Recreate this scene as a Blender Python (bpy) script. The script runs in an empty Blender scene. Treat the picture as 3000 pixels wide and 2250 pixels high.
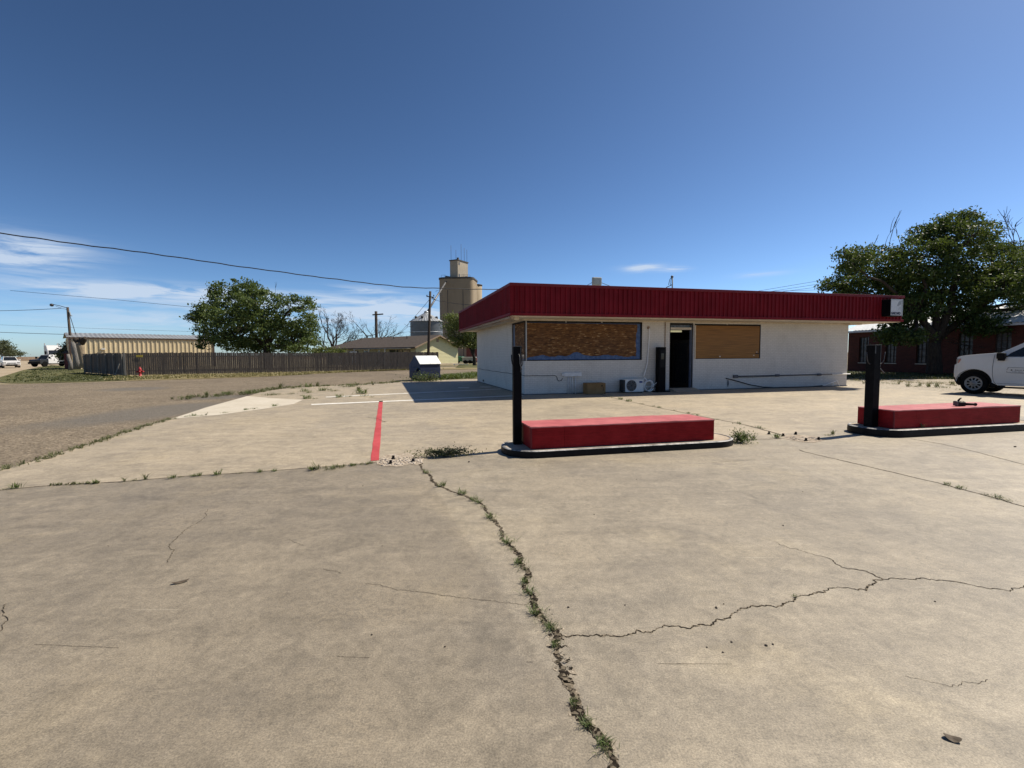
import bpy, bmesh, math, random
import numpy as np
from mathutils import Vector, Matrix

SC = bpy.context.scene
COL = SC.collection
R = math.radians

# ---------------------------------------------------------------- camera
FPX, PITCH, ROLL, EYE = 1415.5, R(3.535), R(-0.297), 1.6      # focal length in pixels of a 3000 px wide frame
_fw = Vector((0, math.cos(PITCH), -math.sin(PITCH)))
_r0 = Vector((1, 0, 0)); _u0 = Vector((0, math.sin(PITCH), math.cos(PITCH)))
_rt = _r0 * math.cos(ROLL) + _u0 * math.sin(ROLL)
_up = -_r0 * math.sin(ROLL) + _u0 * math.cos(ROLL)
cam = bpy.data.cameras.new("camera"); camo = bpy.data.objects.new("camera", cam); COL.objects.link(camo)
cam.sensor_width = 36.0; cam.lens = 36.0 * FPX / 3000.0; cam.clip_start = 0.05; cam.clip_end = 20000
m3 = Matrix((_rt, _up, -_fw)).transposed()
camo.matrix_world = Matrix.Translation((0, 0, EYE)) @ m3.to_4x4()
SC.camera = camo

# ---------------------------------------------------------------- sun, sky, exposure
SUN_AZ, SUN_EL = 66.0, 50.0
SUN_POWER, SKY_POWER, EXPOSURE = 5.0, 0.050, 0.41
sl = bpy.data.lights.new("sun", 'SUN'); sl.energy = SUN_POWER; sl.angle = R(0.53); sl.color = (1.0, 0.915, 0.77)
so = bpy.data.objects.new("sun", sl); COL.objects.link(so)
sdir = Vector((math.sin(R(SUN_AZ)) * math.cos(R(SUN_EL)), math.cos(R(SUN_AZ)) * math.cos(R(SUN_EL)), math.sin(R(SUN_EL))))
so.rotation_euler = sdir.to_track_quat('Z', 'Y').to_euler(); so.location = sdir * 80
SC.view_settings.view_transform = 'Standard'; SC.view_settings.look = 'None'
SC.view_settings.exposure = EXPOSURE; SC.view_settings.gamma = 1.0; SC.view_settings.use_curve_mapping = False
SC.render.engine = 'CYCLES'
SC.cycles.max_bounces = 6; SC.cycles.transparent_max_bounces = 8

# ---------------------------------------------------------------- node helpers
def nd(nt, typ, inp=None, **at):
    n = nt.nodes.new(typ)
    for k, v in at.items(): setattr(n, k, v)
    for k, v in (inp or {}).items():
        s = n.inputs[k]
        if isinstance(v, bpy.types.NodeSocket): nt.links.new(v, s)
        elif hasattr(s.default_value, '__len__') and not hasattr(v, '__len__'): s.default_value = (v,) * len(s.default_value)
        elif hasattr(v, '__len__') and len(s.default_value) == 4 and len(v) == 3: s.default_value = (*v, 1)
        else: s.default_value = v
    return n
def mth(nt, op, a, b=0.0, c=None, clamp=False):
    i = {0: a, 1: b}
    if c is not None: i[2] = c
    return nd(nt, 'ShaderNodeMath', i, operation=op, use_clamp=clamp).outputs[0]
def mix(nt, f, a, b, blend='MIX'):
    n = nd(nt, 'ShaderNodeMix', data_type='RGBA', blend_type=blend)
    for k, v in ((0, f), (6, a), (7, b)):
        s = n.inputs[k]
        if isinstance(v, bpy.types.NodeSocket): nt.links.new(v, s)
        elif k == 0: s.default_value = v
        else: s.default_value = (*v, 1) if len(v) == 3 else v
    return n.outputs[2]
def ramp(nt, f, stops):
    n = nd(nt, 'ShaderNodeValToRGB', {0: f}); el = n.color_ramp.elements
    while len(el) < len(stops): el.new(0.5)
    for e, (p, c) in zip(el, stops):
        e.position = p; e.color = (c, c, c, 1) if not hasattr(c, '__len__') else (*c, 1)
    return n.outputs[0]
def coords(nt, kind='Object', scale=(1, 1, 1), rot=(0, 0, 0), loc=(0, 0, 0)):
    t = nd(nt, 'ShaderNodeTexCoord')
    return nd(nt, 'ShaderNodeMapping', {'Vector': t.outputs[kind], 'Scale': scale, 'Rotation': rot, 'Location': loc}).outputs[0]
def noise(nt, v, s, d=4, r=0.55, dist=0.0):
    return nd(nt, 'ShaderNodeTexNoise', {'Vector': v, 'Scale': s, 'Detail': d, 'Roughness': r, 'Distortion': dist}).outputs[0]
def newmat(name, rough=0.6, spec=0.4, metal=0.0):
    m = bpy.data.materials.new(name); m.use_nodes = True; nt = m.node_tree; b = nt.nodes['Principled BSDF']
    b.inputs['Roughness'].default_value = rough; b.inputs['Specular IOR Level'].default_value = spec
    b.inputs['Metallic'].default_value = metal
    return m, nt, b
def setc(nt, b, c): nt.links.new(c, b.inputs['Base Color'])
def bump(nt, b, h, strength=0.3, dist=0.01):
    n = nd(nt, 'ShaderNodeBump', {'Height': h, 'Strength': strength, 'Distance': dist}); nt.links.new(n.outputs[0], b.inputs['Normal'])
def pm(name, c1, c2, scale=4, rough=0.6, spec=0.35, metal=0.0, bmp=0.0, bscale=40, stretch=(1, 1, 1), fine=0.15, bd=0.004):
    """two-colour weathered surface: broad noise between c1 and c2 times a fine mottling"""
    m, nt, b = newmat(name, rough, spec, metal)
    v = coords(nt, 'Object', stretch)
    f = ramp(nt, noise(nt, v, scale, 5, 0.6), [(0.32, 0), (0.68, 1)])
    c = mix(nt, f, c1, c2)
    g = ramp(nt, noise(nt, v, scale * 9, 3, 0.6), [(0.2, 1 - fine), (0.8, 1 + fine)])
    setc(nt, b, mix(nt, 1.0, c, g, 'MULTIPLY'))
    rr = ramp(nt, noise(nt, v, scale * 3, 3), [(0.2, max(0, rough - 0.12)), (0.8, min(1, rough + 0.12))])
    nt.links.new(rr, b.inputs['Roughness'])
    if bmp: bump(nt, b, noise(nt, v, bscale, 4), bmp, bd)
    return m

# ---------------------------------------------------------------- survey helpers: real distances from the camera station
def ray(px, py):
    u = px - 1500.0; v = py - 1125.0
    u, v = u * math.cos(ROLL) + v * math.sin(ROLL), -u * math.sin(ROLL) + v * math.cos(ROLL)
    return (_r0 * u - _u0 * v) / FPX + _fw
def G(px, py, z=0.0):
    d = ray(px, py); t = (z - EYE) / d.z
    return Vector((d.x * t, d.y * t, z))
def at(px, py, Y):
    d = ray(px, py); t = Y / d.y
    return Vector((d.x * t, Y, EYE + d.z * t))

# ---------------------------------------------------------------- world: Nishita sky with thin cirrus set by azimuth / elevation
w = bpy.data.worlds.new("World"); SC.world = w; w.use_nodes = True
nt = w.node_tree; bg = nt.nodes['Background']
sky = nd(nt, 'ShaderNodeTexSky', sky_type='NISHITA')
sky.sun_disc = False; sky.sun_elevation = R(SUN_EL); sky.sun_rotation = R(SUN_AZ)
sky.altitude = 1000; sky.air_density = 0.7; sky.dust_density = 1.0; sky.ozone_density = 3.5
tc = nd(nt, 'ShaderNodeTexCoord'); xyz = nd(nt, 'ShaderNodeSeparateXYZ', {0: tc.outputs['Generated']})
az = mth(nt, 'MULTIPLY', mth(nt, 'ARCTAN2', xyz.outputs[0], xyz.outputs[1]), 57.2958)
el = mth(nt, 'MULTIPLY', mth(nt, 'ARCSINE', xyz.outputs[2]), 57.2958)
cv = nd(nt, 'ShaderNodeCombineXYZ', {0: mth(nt, 'MULTIPLY', az, 0.16), 1: mth(nt, 'MULTIPLY', el, 1.25), 2: 0.0})
nz = noise(nt, cv.outputs[0], 1.0, 6, 0.6, 0.6)
nz2 = noise(nt, cv.outputs[0], 0.45, 3, 0.5, 0.3)
acc = None
for (ca, ce, wa, we, s) in ((-44.8, 8.9, 3.6, 1.0, 1.5), (-46.5, 7.7, 3.6, .6, 1.6), (-40, 5.8, 6, .5, 1.2), (-32.5, 6.05, 9.5, .62, 2.2), (-17.3, 7.3, 3.4, .32, 1.3),
                            (-14.5, 5.3, 7, 1.0, 1.7), (-22, 4.3, 11, 1.1, 1.0), (-36, 3.4, 14, 1.3, .6), (15.0, 9.55, 1.7, .34, 1.6), (18.3, 9.25, 1.3, .22, 1.5),
                            (27, 8.1, 2.2, .22, .7), (-3, 4.0, 9, .9, .5)):
    dx = mth(nt, 'DIVIDE', mth(nt, 'SUBTRACT', az, ca), wa); dy = mth(nt, 'DIVIDE', mth(nt, 'SUBTRACT', el, ce), we)
    d2 = mth(nt, 'ADD', mth(nt, 'MULTIPLY', dx, dx), mth(nt, 'MULTIPLY', dy, dy))
    g = mth(nt, 'MULTIPLY', mth(nt, 'EXPONENT', mth(nt, 'MULTIPLY', d2, -0.8)), s)
    acc = g if acc is None else mth(nt, 'ADD', acc, g)
msk = mth(nt, 'MULTIPLY', acc, ramp(nt, nz, [(0.36, 0.02), (0.60, 1.0)]))
msk = mth(nt, 'MULTIPLY', msk, ramp(nt, nz2, [(0.3, 0.55), (0.6, 1.0)]), clamp=True)
sky_g = nd(nt, 'ShaderNodeGamma', {0: sky.outputs[0], 1: 1.4}).outputs[0]
sky_c = nd(nt, 'ShaderNodeHueSaturation', {'Saturation': 0.97, 'Hue': 0.492, 'Value': 1.0, 'Color': sky_g}).outputs[0]
cl = mix(nt, mth(nt, 'MULTIPLY', msk, 0.80), sky_c, (9.4, 10.9, 13.0))
nt.links.new(cl, bg.inputs['Color']); bg.inputs['Strength'].default_value = SKY_POWER

# ---------------------------------------------------------------- object helpers
def tag(o, label=None, cat=None, group=None, kind=None):
    if label: o['label'] = label
    if cat: o['category'] = cat
    if group: o['group'] = group
    if kind: o['kind'] = kind
    return o
def thing(name, label, cat, loc=(0, 0, 0), rz=0.0, group=None):
    o = bpy.data.objects.new(name, None); COL.objects.link(o); o.location = loc; o.rotation_euler = (0, 0, rz)
    o.empty_display_size = 0.2
    return tag(o, label, cat, group)
def copy_tree(o, parent=None):
    c = o.copy(); COL.objects.link(c); c.parent = parent
    for ch in list(o.children): copy_tree(ch, c)
    return c
class MB:
    """collects simple shapes and links them as one mesh object"""
    def __init__(s): s.v = []; s.f = []; s.sm = []
    def add(s, vs, fs, smooth=False):
        k = len(s.v); s.v += [tuple(p) for p in vs]; s.f += [tuple(i + k for i in f) for f in fs]; s.sm += [smooth] * len(fs); return s
    def box(s, x0, x1, y0, y1, z0, z1, M=None):
        vs = [Vector((x, y, z)) for z in (z0, z1) for y in (y0, y1) for x in (x0, x1)]
        if M: vs = [M @ p for p in vs]
        return s.add(vs, [(0, 2, 3, 1), (4, 5, 7, 6), (0, 1, 5, 4), (2, 6, 7, 3), (0, 4, 6, 2), (1, 3, 7, 5)])
    def bar(s, p0, p1, w, h, upv=(0, 0, 1)):
        p0 = Vector(p0); p1 = Vector(p1); d = (p1 - p0).normalized(); u = Vector(upv)
        sd = d.cross(u)
        if sd.length < 1e-4: sd = Vector((1, 0, 0))
        sd.normalize(); u = sd.cross(d).normalized()
        vs = [p + sd * (a * w / 2) + u * (b * h / 2) for p in (p0, p1) for a, b in ((-1, -1), (1, -1), (1, 1), (-1, 1))]
        return s.add(vs, [(0, 3, 2, 1), (4, 5, 6, 7), (0, 1, 5, 4), (1, 2, 6, 5), (2, 3, 7, 6), (3, 0, 4, 7)])
    def tube(s, pts, r, n=8, cap=True, smooth=True):
        pts = [Vector(p) for p in pts]; rs = r if hasattr(r, '__len__') else [r] * len(pts)
        vs = []; prev = None
        for i, p in enumerate(pts):
            d = (pts[min(i + 1, len(pts) - 1)] - pts[max(i - 1, 0)]).normalized()
            if prev is None:
                a = Vector((0, 0, 1)) if abs(d.z) < 0.9 else Vector((1, 0, 0)); x = d.cross(a).normalized()
            else:
                x = prev - d * prev.dot(d)
                x = x.normalized() if x.length > 1e-6 else d.orthogonal().normalized()
            prev = x; y = d.cross(x)
            vs += [p + (x * math.cos(2 * math.pi * k / n) + y * math.sin(2 * math.pi * k / n)) * rs[i] for k in range(n)]
        fs = [(i * n + k, i * n + (k + 1) % n, (i + 1) * n + (k + 1) % n, (i + 1) * n + k) for i in range(len(pts) - 1) for k in range(n)]
        s.add(vs, fs, smooth)
        if cap:
            k0 = len(s.v) - len(vs); L = len(pts) - 1
            s.f += [tuple(k0 + k for k in reversed(range(n))), tuple(k0 + L * n + k for k in range(n))]; s.sm += [False, False]
        return s
    def lathe(s, prof, n=24, M=None, smooth=True, cap=True):
        vs = [Vector((r * math.cos(2 * math.pi * k / n), r * math.sin(2 * math.pi * k / n), z)) for r, z in prof for k in range(n)]
        if M: vs = [M @ p for p in vs]
        fs = [(i * n + k, i * n + (k + 1) % n, (i + 1) * n + (k + 1) % n, (i + 1) * n + k) for i in range(len(prof) - 1) for k in range(n)]
        k0 = len(s.v); s.add(vs, fs, smooth)
        if cap:
            s.f += [tuple(k0 + k for k in reversed(range(n))), tuple(k0 + (len(prof) - 1) * n + k for k in range(n))]; s.sm += [False, False]
        return s
    def prism(s, pts, fn, t0, t1, smooth=False):
        """pts: 2-D outline; fn(a, b, t) -> 3-D point"""
        n = len(pts); vs = [fn(a, b, t) for t in (t0, t1) for a, b in pts]
        return s.add(vs, [tuple(reversed(range(n))), tuple(range(n, 2 * n))] + [(k, (k + 1) % n, n + (k + 1) % n, n + k) for k in range(n)], smooth)
    def build(s, name, mat, parent=None, bevel=0.0, seg=2):
        me = bpy.data.meshes.new(name); me.from_pydata([tuple(p) for p in s.v], [], s.f)
        me.polygons.foreach_set('use_smooth', s.sm)
        bm = bmesh.new(); bm.from_mesh(me); bmesh.ops.recalc_face_normals(bm, faces=bm.faces); bm.to_mesh(me); bm.free()
        me.materials.append(mat); me.update()
        o = bpy.data.objects.new(name, me); COL.objects.link(o); o.parent = parent
        if bevel:
            b = o.modifiers.new('bevel', 'BEVEL'); b.width = bevel; b.segments = seg; b.limit_method = 'ANGLE'; b.angle_limit = R(40)
        return o
def sheet(name, pts, z, mat, kind='structure', label=None, cat=None):
    me = bpy.data.meshes.new(name); bm = bmesh.new()
    vs = [bm.verts.new((p[0], p[1], z)) for p in pts]; f = bm.faces.new(vs)
    bm.normal_update()
    if f.normal.z < 0: f.normal_flip()
    bmesh.ops.triangulate(bm, faces=bm.faces)
    bm.to_mesh(me); bm.free(); me.materials.append(mat)
    o = bpy.data.objects.new(name, me); COL.objects.link(o); tag(o, label, cat, None, kind); return o
def raw_mesh(name, V, F, mat, parent=None):
    """fast mesh from numpy vertices and quads"""
    me = bpy.data.meshes.new(name); V = np.asarray(V, np.float32); F = np.asarray(F, np.int32); k = F.shape[1]
    me.vertices.add(len(V)); me.vertices.foreach_set('co', V.ravel())
    me.loops.add(F.size); me.loops.foreach_set('vertex_index', F.ravel())
    me.polygons.add(len(F)); me.polygons.foreach_set('loop_start', np.arange(0, F.size, k, dtype=np.int32))
    try: me.polygons.foreach_set('loop_total', np.full(len(F), k, np.int32))
    except Exception: pass
    me.update(calc_edges=True); me.validate()
    me.materials.append(mat)
    o = bpy.data.objects.new(name, me); COL.objects.link(o); o.parent = parent; return o

# ================================================================ MATERIALS
def concrete_mat(name, tint=(1, 1, 1), joints=True):
    m, nt, b = newmat(name, 0.62, 0.5)
    v = coords(nt)
    big = ramp(nt, noise(nt, v, 0.33, 6, 0.6, 0.4), [(0.36, 0), (0.64, 1)])
    c = mix(nt, big, (.238, .204, .155), (.312, .266, .198))
    yel = ramp(nt, noise(nt, coords(nt, loc=(7, 3, 0)), 0.55, 7, 0.68, 0.8), [(0.52, 0), (0.72, 1)])
    c = mix(nt, mth(nt, 'MULTIPLY', yel, .65), c, (.355, .295, .200))
    gry = ramp(nt, noise(nt, coords(nt, loc=(-11, 5, 0)), 0.42, 7, 0.65, 0.5), [(0.55, 0), (0.78, 1)])
    c = mix(nt, mth(nt, 'MULTIPLY', gry, .55), c, (.180, .162, .136))
    # broom and tyre streaks
    st = ramp(nt, noise(nt, coords(nt, rot=(0, 0, R(-16)), scale=(0.5, 3.2, 1)), 1.5, 6, 0.65, 0.3), [(0.3, .86), (0.7, 1.12)])
    c = mix(nt, 1.0, c, st, 'MULTIPLY')
    sc = ramp(nt, noise(nt, coords(nt, rot=(0, 0, R(24)), scale=(.35, 7, 1)), 1.3, 4, 0.6, 0.2), [(0.66, 0), (0.76, 1)])
    c = mix(nt, mth(nt, 'MULTIPLY', sc, .35), c, (.37, .32, .245))
    # mid mottling, worn scaling patches with exposed sand, fine grain
    md = ramp(nt, noise(nt, v, 3.2, 10, 0.76, 0.8), [(0.36, .80), (0.64, 1.18)])
    c = mix(nt, 1.0, c, md, 'MULTIPLY')
    m2 = ramp(nt, noise(nt, v, 17, 8, 0.8, .4), [(0.36, .80), (0.64, 1.19)])
    c = mix(nt, 1.0, c, m2, 'MULTIPLY')
    blot = ramp(nt, noise(nt, coords(nt, loc=(13, 1, 2)), 1.25, 8, .72, 1.2), [(0.52, 0), (0.62, 1)])
    c = mix(nt, mth(nt, 'MULTIPLY', blot, .26), c, (.172, .150, .122))
    lt = ramp(nt, noise(nt, coords(nt, loc=(-3, 11, 2)), 1.9, 9, .75, 1.5), [(0.57, 0), (0.68, 1)])
    c = mix(nt, mth(nt, 'MULTIPLY', lt, .32), c, (.42, .36, .27))
    for rot_, th in ((20, .70), (-28, .715), (70, .72)):
        scr = ramp(nt, noise(nt, coords(nt, rot=(0, 0, R(rot_)), scale=(.5, 16, 1), loc=(rot_, 2, 1)), 1.0, 3, .5, .15), [(th, 0), (th + .02, 1)])
        scm = ramp(nt, noise(nt, coords(nt, loc=(rot_, 5, 3)), .9, 2), [(.5, 0), (.6, 1)])
        c = mix(nt, mth(nt, 'MULTIPLY', mth(nt, 'MULTIPLY', scr, scm), .4), c, (.47, .42, .335))
    wp = mth(nt, 'MULTIPLY', ramp(nt, noise(nt, coords(nt, loc=(2, 9, 4)), 0.7, 4, 0.55), [(0.54, 0), (0.66, 1)]),
             ramp(nt, noise(nt, v, 26, 5, 0.7), [(0.42, 0), (0.56, 1)]))
    c = mix(nt, mth(nt, 'MULTIPLY', wp, .5), c, (.37, .31, .225))
    gr = ramp(nt, noise(nt, v, 110, 5, 0.8), [(0.36, .60), (0.64, 1.36)])
    c = mix(nt, 1.0, c, gr, 'MULTIPLY')
    sp = ramp(nt, nd(nt, 'ShaderNodeTexVoronoi', {'Vector': v, 'Scale': 46.0}).outputs['Distance'], [(0.05, .62), (0.13, 1)])
    spm = ramp(nt, noise(nt, v, 1.7, 3), [(0.5, 0), (0.7, 1)])
    c = mix(nt, spm, c, mix(nt, 1.0, c, sp, 'MULTIPLY'))
    # hairline crazing in patches
    ed = nd(nt, 'ShaderNodeTexVoronoi', {'Vector': mix(nt, .12, v, nd(nt, 'ShaderNodeTexNoise', {'Vector': v, 'Scale': 5.0}).outputs['Color'], 'LINEAR_LIGHT'), 'Scale': 5.5}, feature='DISTANCE_TO_EDGE').outputs[0]
    cr = mth(nt, 'MULTIPLY', ramp(nt, ed, [(0.0, 1), (0.03, 0)]), ramp(nt, noise(nt, coords(nt, loc=(3, -4, 0)), 0.42, 3), [(0.5, 0), (0.64, 1)]))
    c = mix(nt, mth(nt, 'MULTIPLY', cr, .22), c, (.16, .14, .115))
    # oil and rust spots
    ov = nd(nt, 'ShaderNodeTexVoronoi', {'Vector': v, 'Scale': 0.9, 'Randomness': 1.0})
    ow = mth(nt, 'ADD', ov.outputs['Distance'], mth(nt, 'MULTIPLY', noise(nt, v, 9, 3), .12))
    c = mix(nt, mth(nt, 'MULTIPLY', ramp(nt, ow, [(0.10, 1), (0.16, 0)]), .30), c, (.15, .13, .11))
    if joints:   # slab tints: lighter beyond first joint and right of second, darker left of crack
        p = nd(nt, 'ShaderNodeSeparateXYZ', {0: nd(nt, 'ShaderNodeTexCoord').outputs['Object']})
        A, B = G(34, 1433), G(1091, 1357)
        nx, ny = -(B.y - A.y), (B.x - A.x); L = math.hypot(nx, ny); nx /= L; ny /= L
        dj = mth(nt, 'SUBTRACT', mth(nt, 'ADD', mth(nt, 'MULTIPLY', p.outputs[0], nx), mth(nt, 'MULTIPLY', p.outputs[1], ny)), nx * A.x + ny * A.y)
        f1 = ramp(nt, dj, [(0.0, 0), (0.02, 1)])
        A, B = G(1774, 1160), G(2866, 1446)
        mx, my = -(B.y - A.y), (B.x - A.x); L = math.hypot(mx, my); mx /= L; my /= L
        dk = mth(nt, 'SUBTRACT', mth(nt, 'ADD', mth(nt, 'MULTIPLY', p.outputs[0], mx), mth(nt, 'MULTIPLY', p.outputs[1], my)), mx * A.x + my * A.y)
        f2 = ramp(nt, dk, [(0.0, 0), (0.02, 1)])
        c = mix(nt, 1.0, c, mix(nt, f1, (.96, .955, .945), (1.22, 1.19, 1.14)), 'MULTIPLY')
        c = mix(nt, 1.0, c, mix(nt, f2, (1.0, 1.0, 1.0), (1.04, 1.04, 1.05)), 'MULTIPLY')
        A, B = G(1232, 1350), G(1802, 2250)
        mx, my = -(B.y - A.y), (B.x - A.x); L = math.hypot(mx, my); mx /= L; my /= L
        dl = mth(nt, 'SUBTRACT', mth(nt, 'ADD', mth(nt, 'MULTIPLY', p.outputs[0], mx), mth(nt, 'MULTIPLY', p.outputs[1], my)), mx * A.x + my * A.y)
        sgn = -1.0 if mx * (G(500, 1900).x - A.x) + my * (G(500, 1900).y - A.y) < 0 else 1.0
        f3 = mth(nt, 'MULTIPLY', ramp(nt, mth(nt, 'MULTIPLY', dl, sgn), [(0.0, 0), (0.05, 1)]), mth(nt, 'SUBTRACT', 1.0, f1))
        c = mix(nt, 1.0, c, mix(nt, f3, (1.0, 1.0, 1.0), (.85, .84, .83)), 'MULTIPLY')
    c = mix(nt, 1.0, c, tint, 'MULTIPLY')
    setc(nt, b, c)
    h = mth(nt, 'ADD', mth(nt, 'MULTIPLY', noise(nt, v, 60, 6, .75), .6), mth(nt, 'MULTIPLY', noise(nt, v, 6, 5, .6), .8))
    bump(nt, b, h, .55, .006)
    return m
def aggregate_mat(name, ca, cb, cpatch, s=38, bm_=.8):
    m, nt, b = newmat(name, 0.95, 0.2)
    v = coords(nt)
    vo = nd(nt, 'ShaderNodeTexVoronoi', {'Vector': v, 'Scale': s})
    g = nd(nt, 'ShaderNodeSeparateColor', {0: vo.outputs['Color']}).outputs[0]
    c = mix(nt, g, ca, cb)
    big = ramp(nt, noise(nt, v, .16, 6, .62, .5), [(0.42, 0), (0.62, 1)])
    c = mix(nt, mth(nt, 'MULTIPLY', big, .7), c, mix(nt, g, tuple(x * .7 for x in cpatch), cpatch))
    md = ramp(nt, noise(nt, v, 2.0, 7, .7), [(0.25, .8), (0.75, 1.2)])
    fg = ramp(nt, noise(nt, v, 14, 4, .8), [(0.25, .72), (0.75, 1.28)])
    c = mix(nt, 1.0, mix(nt, 1.0, c, md, 'MULTIPLY'), fg, 'MULTIPLY')
    fh = ramp(nt, noise(nt, v, 5, 6, .8), [(0.3, .78), (0.7, 1.22)])
    c = mix(nt, 1.0, c, fh, 'MULTIPLY')
    setc(nt, b, c); bump(nt, b, vo.outputs['Distance'], bm_, .012)
    return m
def crack_mat():
    m, nt, b = newmat('crack_soil', .98, .1); v = coords(nt)
    g = nd(nt, 'ShaderNodeSeparateColor', {0: nd(nt, 'ShaderNodeTexVoronoi', {'Vector': v, 'Scale': 70.0}).outputs['Color']}).outputs[0]
    c = mix(nt, ramp(nt, g, [(.45, 0), (.95, 1)]), (.018, .014, .010), (.20, .165, .12))
    setc(nt, b, c); return m
def chip_mat():
    m, nt, b = newmat('chipped_concrete', .95, .15); v = coords(nt)
    c = mix(nt, ramp(nt, noise(nt, v, 60, 5, .75), [(.4, 0), (.6, 1)]), (.20, .165, .125), (.44, .375, .29)); setc(nt, b, c)
    a = ramp(nt, noise(nt, v, 24, 7, .72, .6), [(.52, 0), (.56, 1)]); nt.links.new(a, b.inputs['Alpha']); return m
def street_mat():
    m = aggregate_mat('chip_seal', (.110, .086, .062), (.270, .220, .158), (.140, .113, .084), 26)
    nt = m.node_tree; b = nt.nodes['Principled BSDF']; c = b.inputs['Base Color'].links[0].from_socket
    p = nd(nt, 'ShaderNodeSeparateXYZ', {0: nd(nt, 'ShaderNodeTexCoord').outputs['Object']})
    nz_ = noise(nt, coords(nt), .55, 7, .65)
    for (A, B_, wd) in ((G(300, 1142), G(490, 1133), 1.6), (G(130, 1252), G(620, 1176), 1.5), (G(560, 1168), G(720, 1155), 1.0)):
        d = B_ - A; L = d.length; ux, uy = d.x / L, d.y / L; cx, cy = (A.x + B_.x) / 2, (A.y + B_.y) / 2
        X = mth(nt, 'SUBTRACT', p.outputs[0], cx); Y = mth(nt, 'SUBTRACT', p.outputs[1], cy)
        u = mth(nt, 'DIVIDE', mth(nt, 'ADD', mth(nt, 'MULTIPLY', X, ux), mth(nt, 'MULTIPLY', Y, uy)), L * .55)
        v = mth(nt, 'DIVIDE', mth(nt, 'SUBTRACT', mth(nt, 'MULTIPLY', Y, ux), mth(nt, 'MULTIPLY', X, uy)), wd)
        q = mth(nt, 'ADD', mth(nt, 'ADD', mth(nt, 'MULTIPLY', u, u), mth(nt, 'MULTIPLY', v, v)), mth(nt, 'MULTIPLY', nz_, 1.6))
        c = mix(nt, mth(nt, 'MULTIPLY', ramp(nt, q, [(.85, 1), (1.0, 0)]) if False else nd(nt, 'ShaderNodeMapRange', {0: q, 1: 1.2, 2: 2.1, 3: .85, 4: 0.0}).outputs[0], 1.0), c,
                mix(nt, ramp(nt, noise(nt, coords(nt), 11, 5, .8), [(.3, 0), (.7, 1)]), (.090, .081, .069), (.170, .153, .132)))
    setc(nt, b, c); return m
def soil_mat(name, ca, cb, cc, s=.25):
    m, nt, b = newmat(name, 0.97, 0.15)
    v = coords(nt)
    c = mix(nt, ramp(nt, noise(nt, v, s, 8, .65, .6), [(0.38, 0), (0.62, 1)]), ca, cb)
    c = mix(nt, ramp(nt, noise(nt, v, s * 6, 7, .7, .4), [(0.5, 0), (0.66, 1)]), c, cc)
    c = mix(nt, 1.0, c, ramp(nt, noise(nt, v, s * 60, 5, .75), [(0.25, .6), (0.75, 1.4)]), 'MULTIPLY')
    setc(nt, b, c); bump(nt, b, noise(nt, v, s * 50, 6, .7), .8, .05)
    return m
def leaf_mat(name, ca, cb, trans=.25):
    m, nt, b = newmat(name, 0.55, 0.3)
    g = nd(nt, 'ShaderNodeNewGeometry').outputs['Random Per Island']
    big = ramp(nt, noise(nt, coords(nt), .55, 3), [(0.35, 0), (0.65, 1)])
    c = mix(nt, mth(nt, 'ADD', mth(nt, 'MULTIPLY', g, .65), mth(nt, 'MULTIPLY', big, .35)), ca, cb)
    setc(nt, b, c)
    t = nd(nt, 'ShaderNodeBsdfTranslucent', {0: mix(nt, .5, c, (.16, .20, .03))})
    mx = nd(nt, 'ShaderNodeMixShader', {0: trans, 1: b.outputs[0], 2: t.outputs[0]})
    nt.links.new(mx.outputs[0], nt.nodes['Material Output'].inputs[0])
    return m
def brick_mat(name, paint, mortar, dirt, worn=None, scale=1.0, bmp=.5, vary=.25):
    m, nt, b = newmat(name, 0.75, 0.25)
    t = nd(nt, 'ShaderNodeTexCoord'); p = nd(nt, 'ShaderNodeSeparateXYZ', {0: t.outputs['Object']})
    v = nd(nt, 'ShaderNodeCombineXYZ', {0: mth(nt, 'ADD', p.outputs[0], p.outputs[1]), 1: p.outputs[2], 2: 0.0}).outputs[0]
    br = nd(nt, 'ShaderNodeTexBrick', {'Vector': v, 'Color1': paint, 'Color2': tuple(x * (1 - vary) for x in paint), 'Mortar': mortar, 'Scale': 1.0 * scale,
            'Mortar Size': .008, 'Brick Width': .21, 'Row Height': .075, 'Bias': 0.0, 'Mortar Smooth': .3})
    c = br.outputs['Color']
    d = ramp(nt, noise(nt, coords(nt, scale=(1, 1, .6)), 1.6, 7, .7, .6), [(0.5, 0), (0.75, 1)])
    c = mix(nt, mth(nt, 'MULTIPLY', d, .45), c, dirt)
    st = ramp(nt, noise(nt, coords(nt, scale=(3.5, 3.5, .25)), 2.0, 5, .6), [(0.55, 0), (0.8, 1)])
    c = mix(nt, mth(nt, 'MULTIPLY', st, .28), c, dirt)
    c = mix(nt, 1.0, c, ramp(nt, noise(nt, coords(nt), 22, 4, .7), [(0.25, .86), (0.75, 1.1)]), 'MULTIPLY')
    if worn:
        wv = ramp(nt, noise(nt, coords(nt, loc=(4, 2, 1)), 7, 8, .75), [(0.66, 0), (0.70, 1)])
        c = mix(nt, mth(nt, 'MULTIPLY', wv, .55), c, worn)
    setc(nt, b, c)
    bump(nt, b, mth(nt, 'ADD', br.outputs['Fac'], mth(nt, 'MULTIPLY', noise(nt, coords(nt), 45, 4), -.5)), -bmp, .008)
    return m
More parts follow.
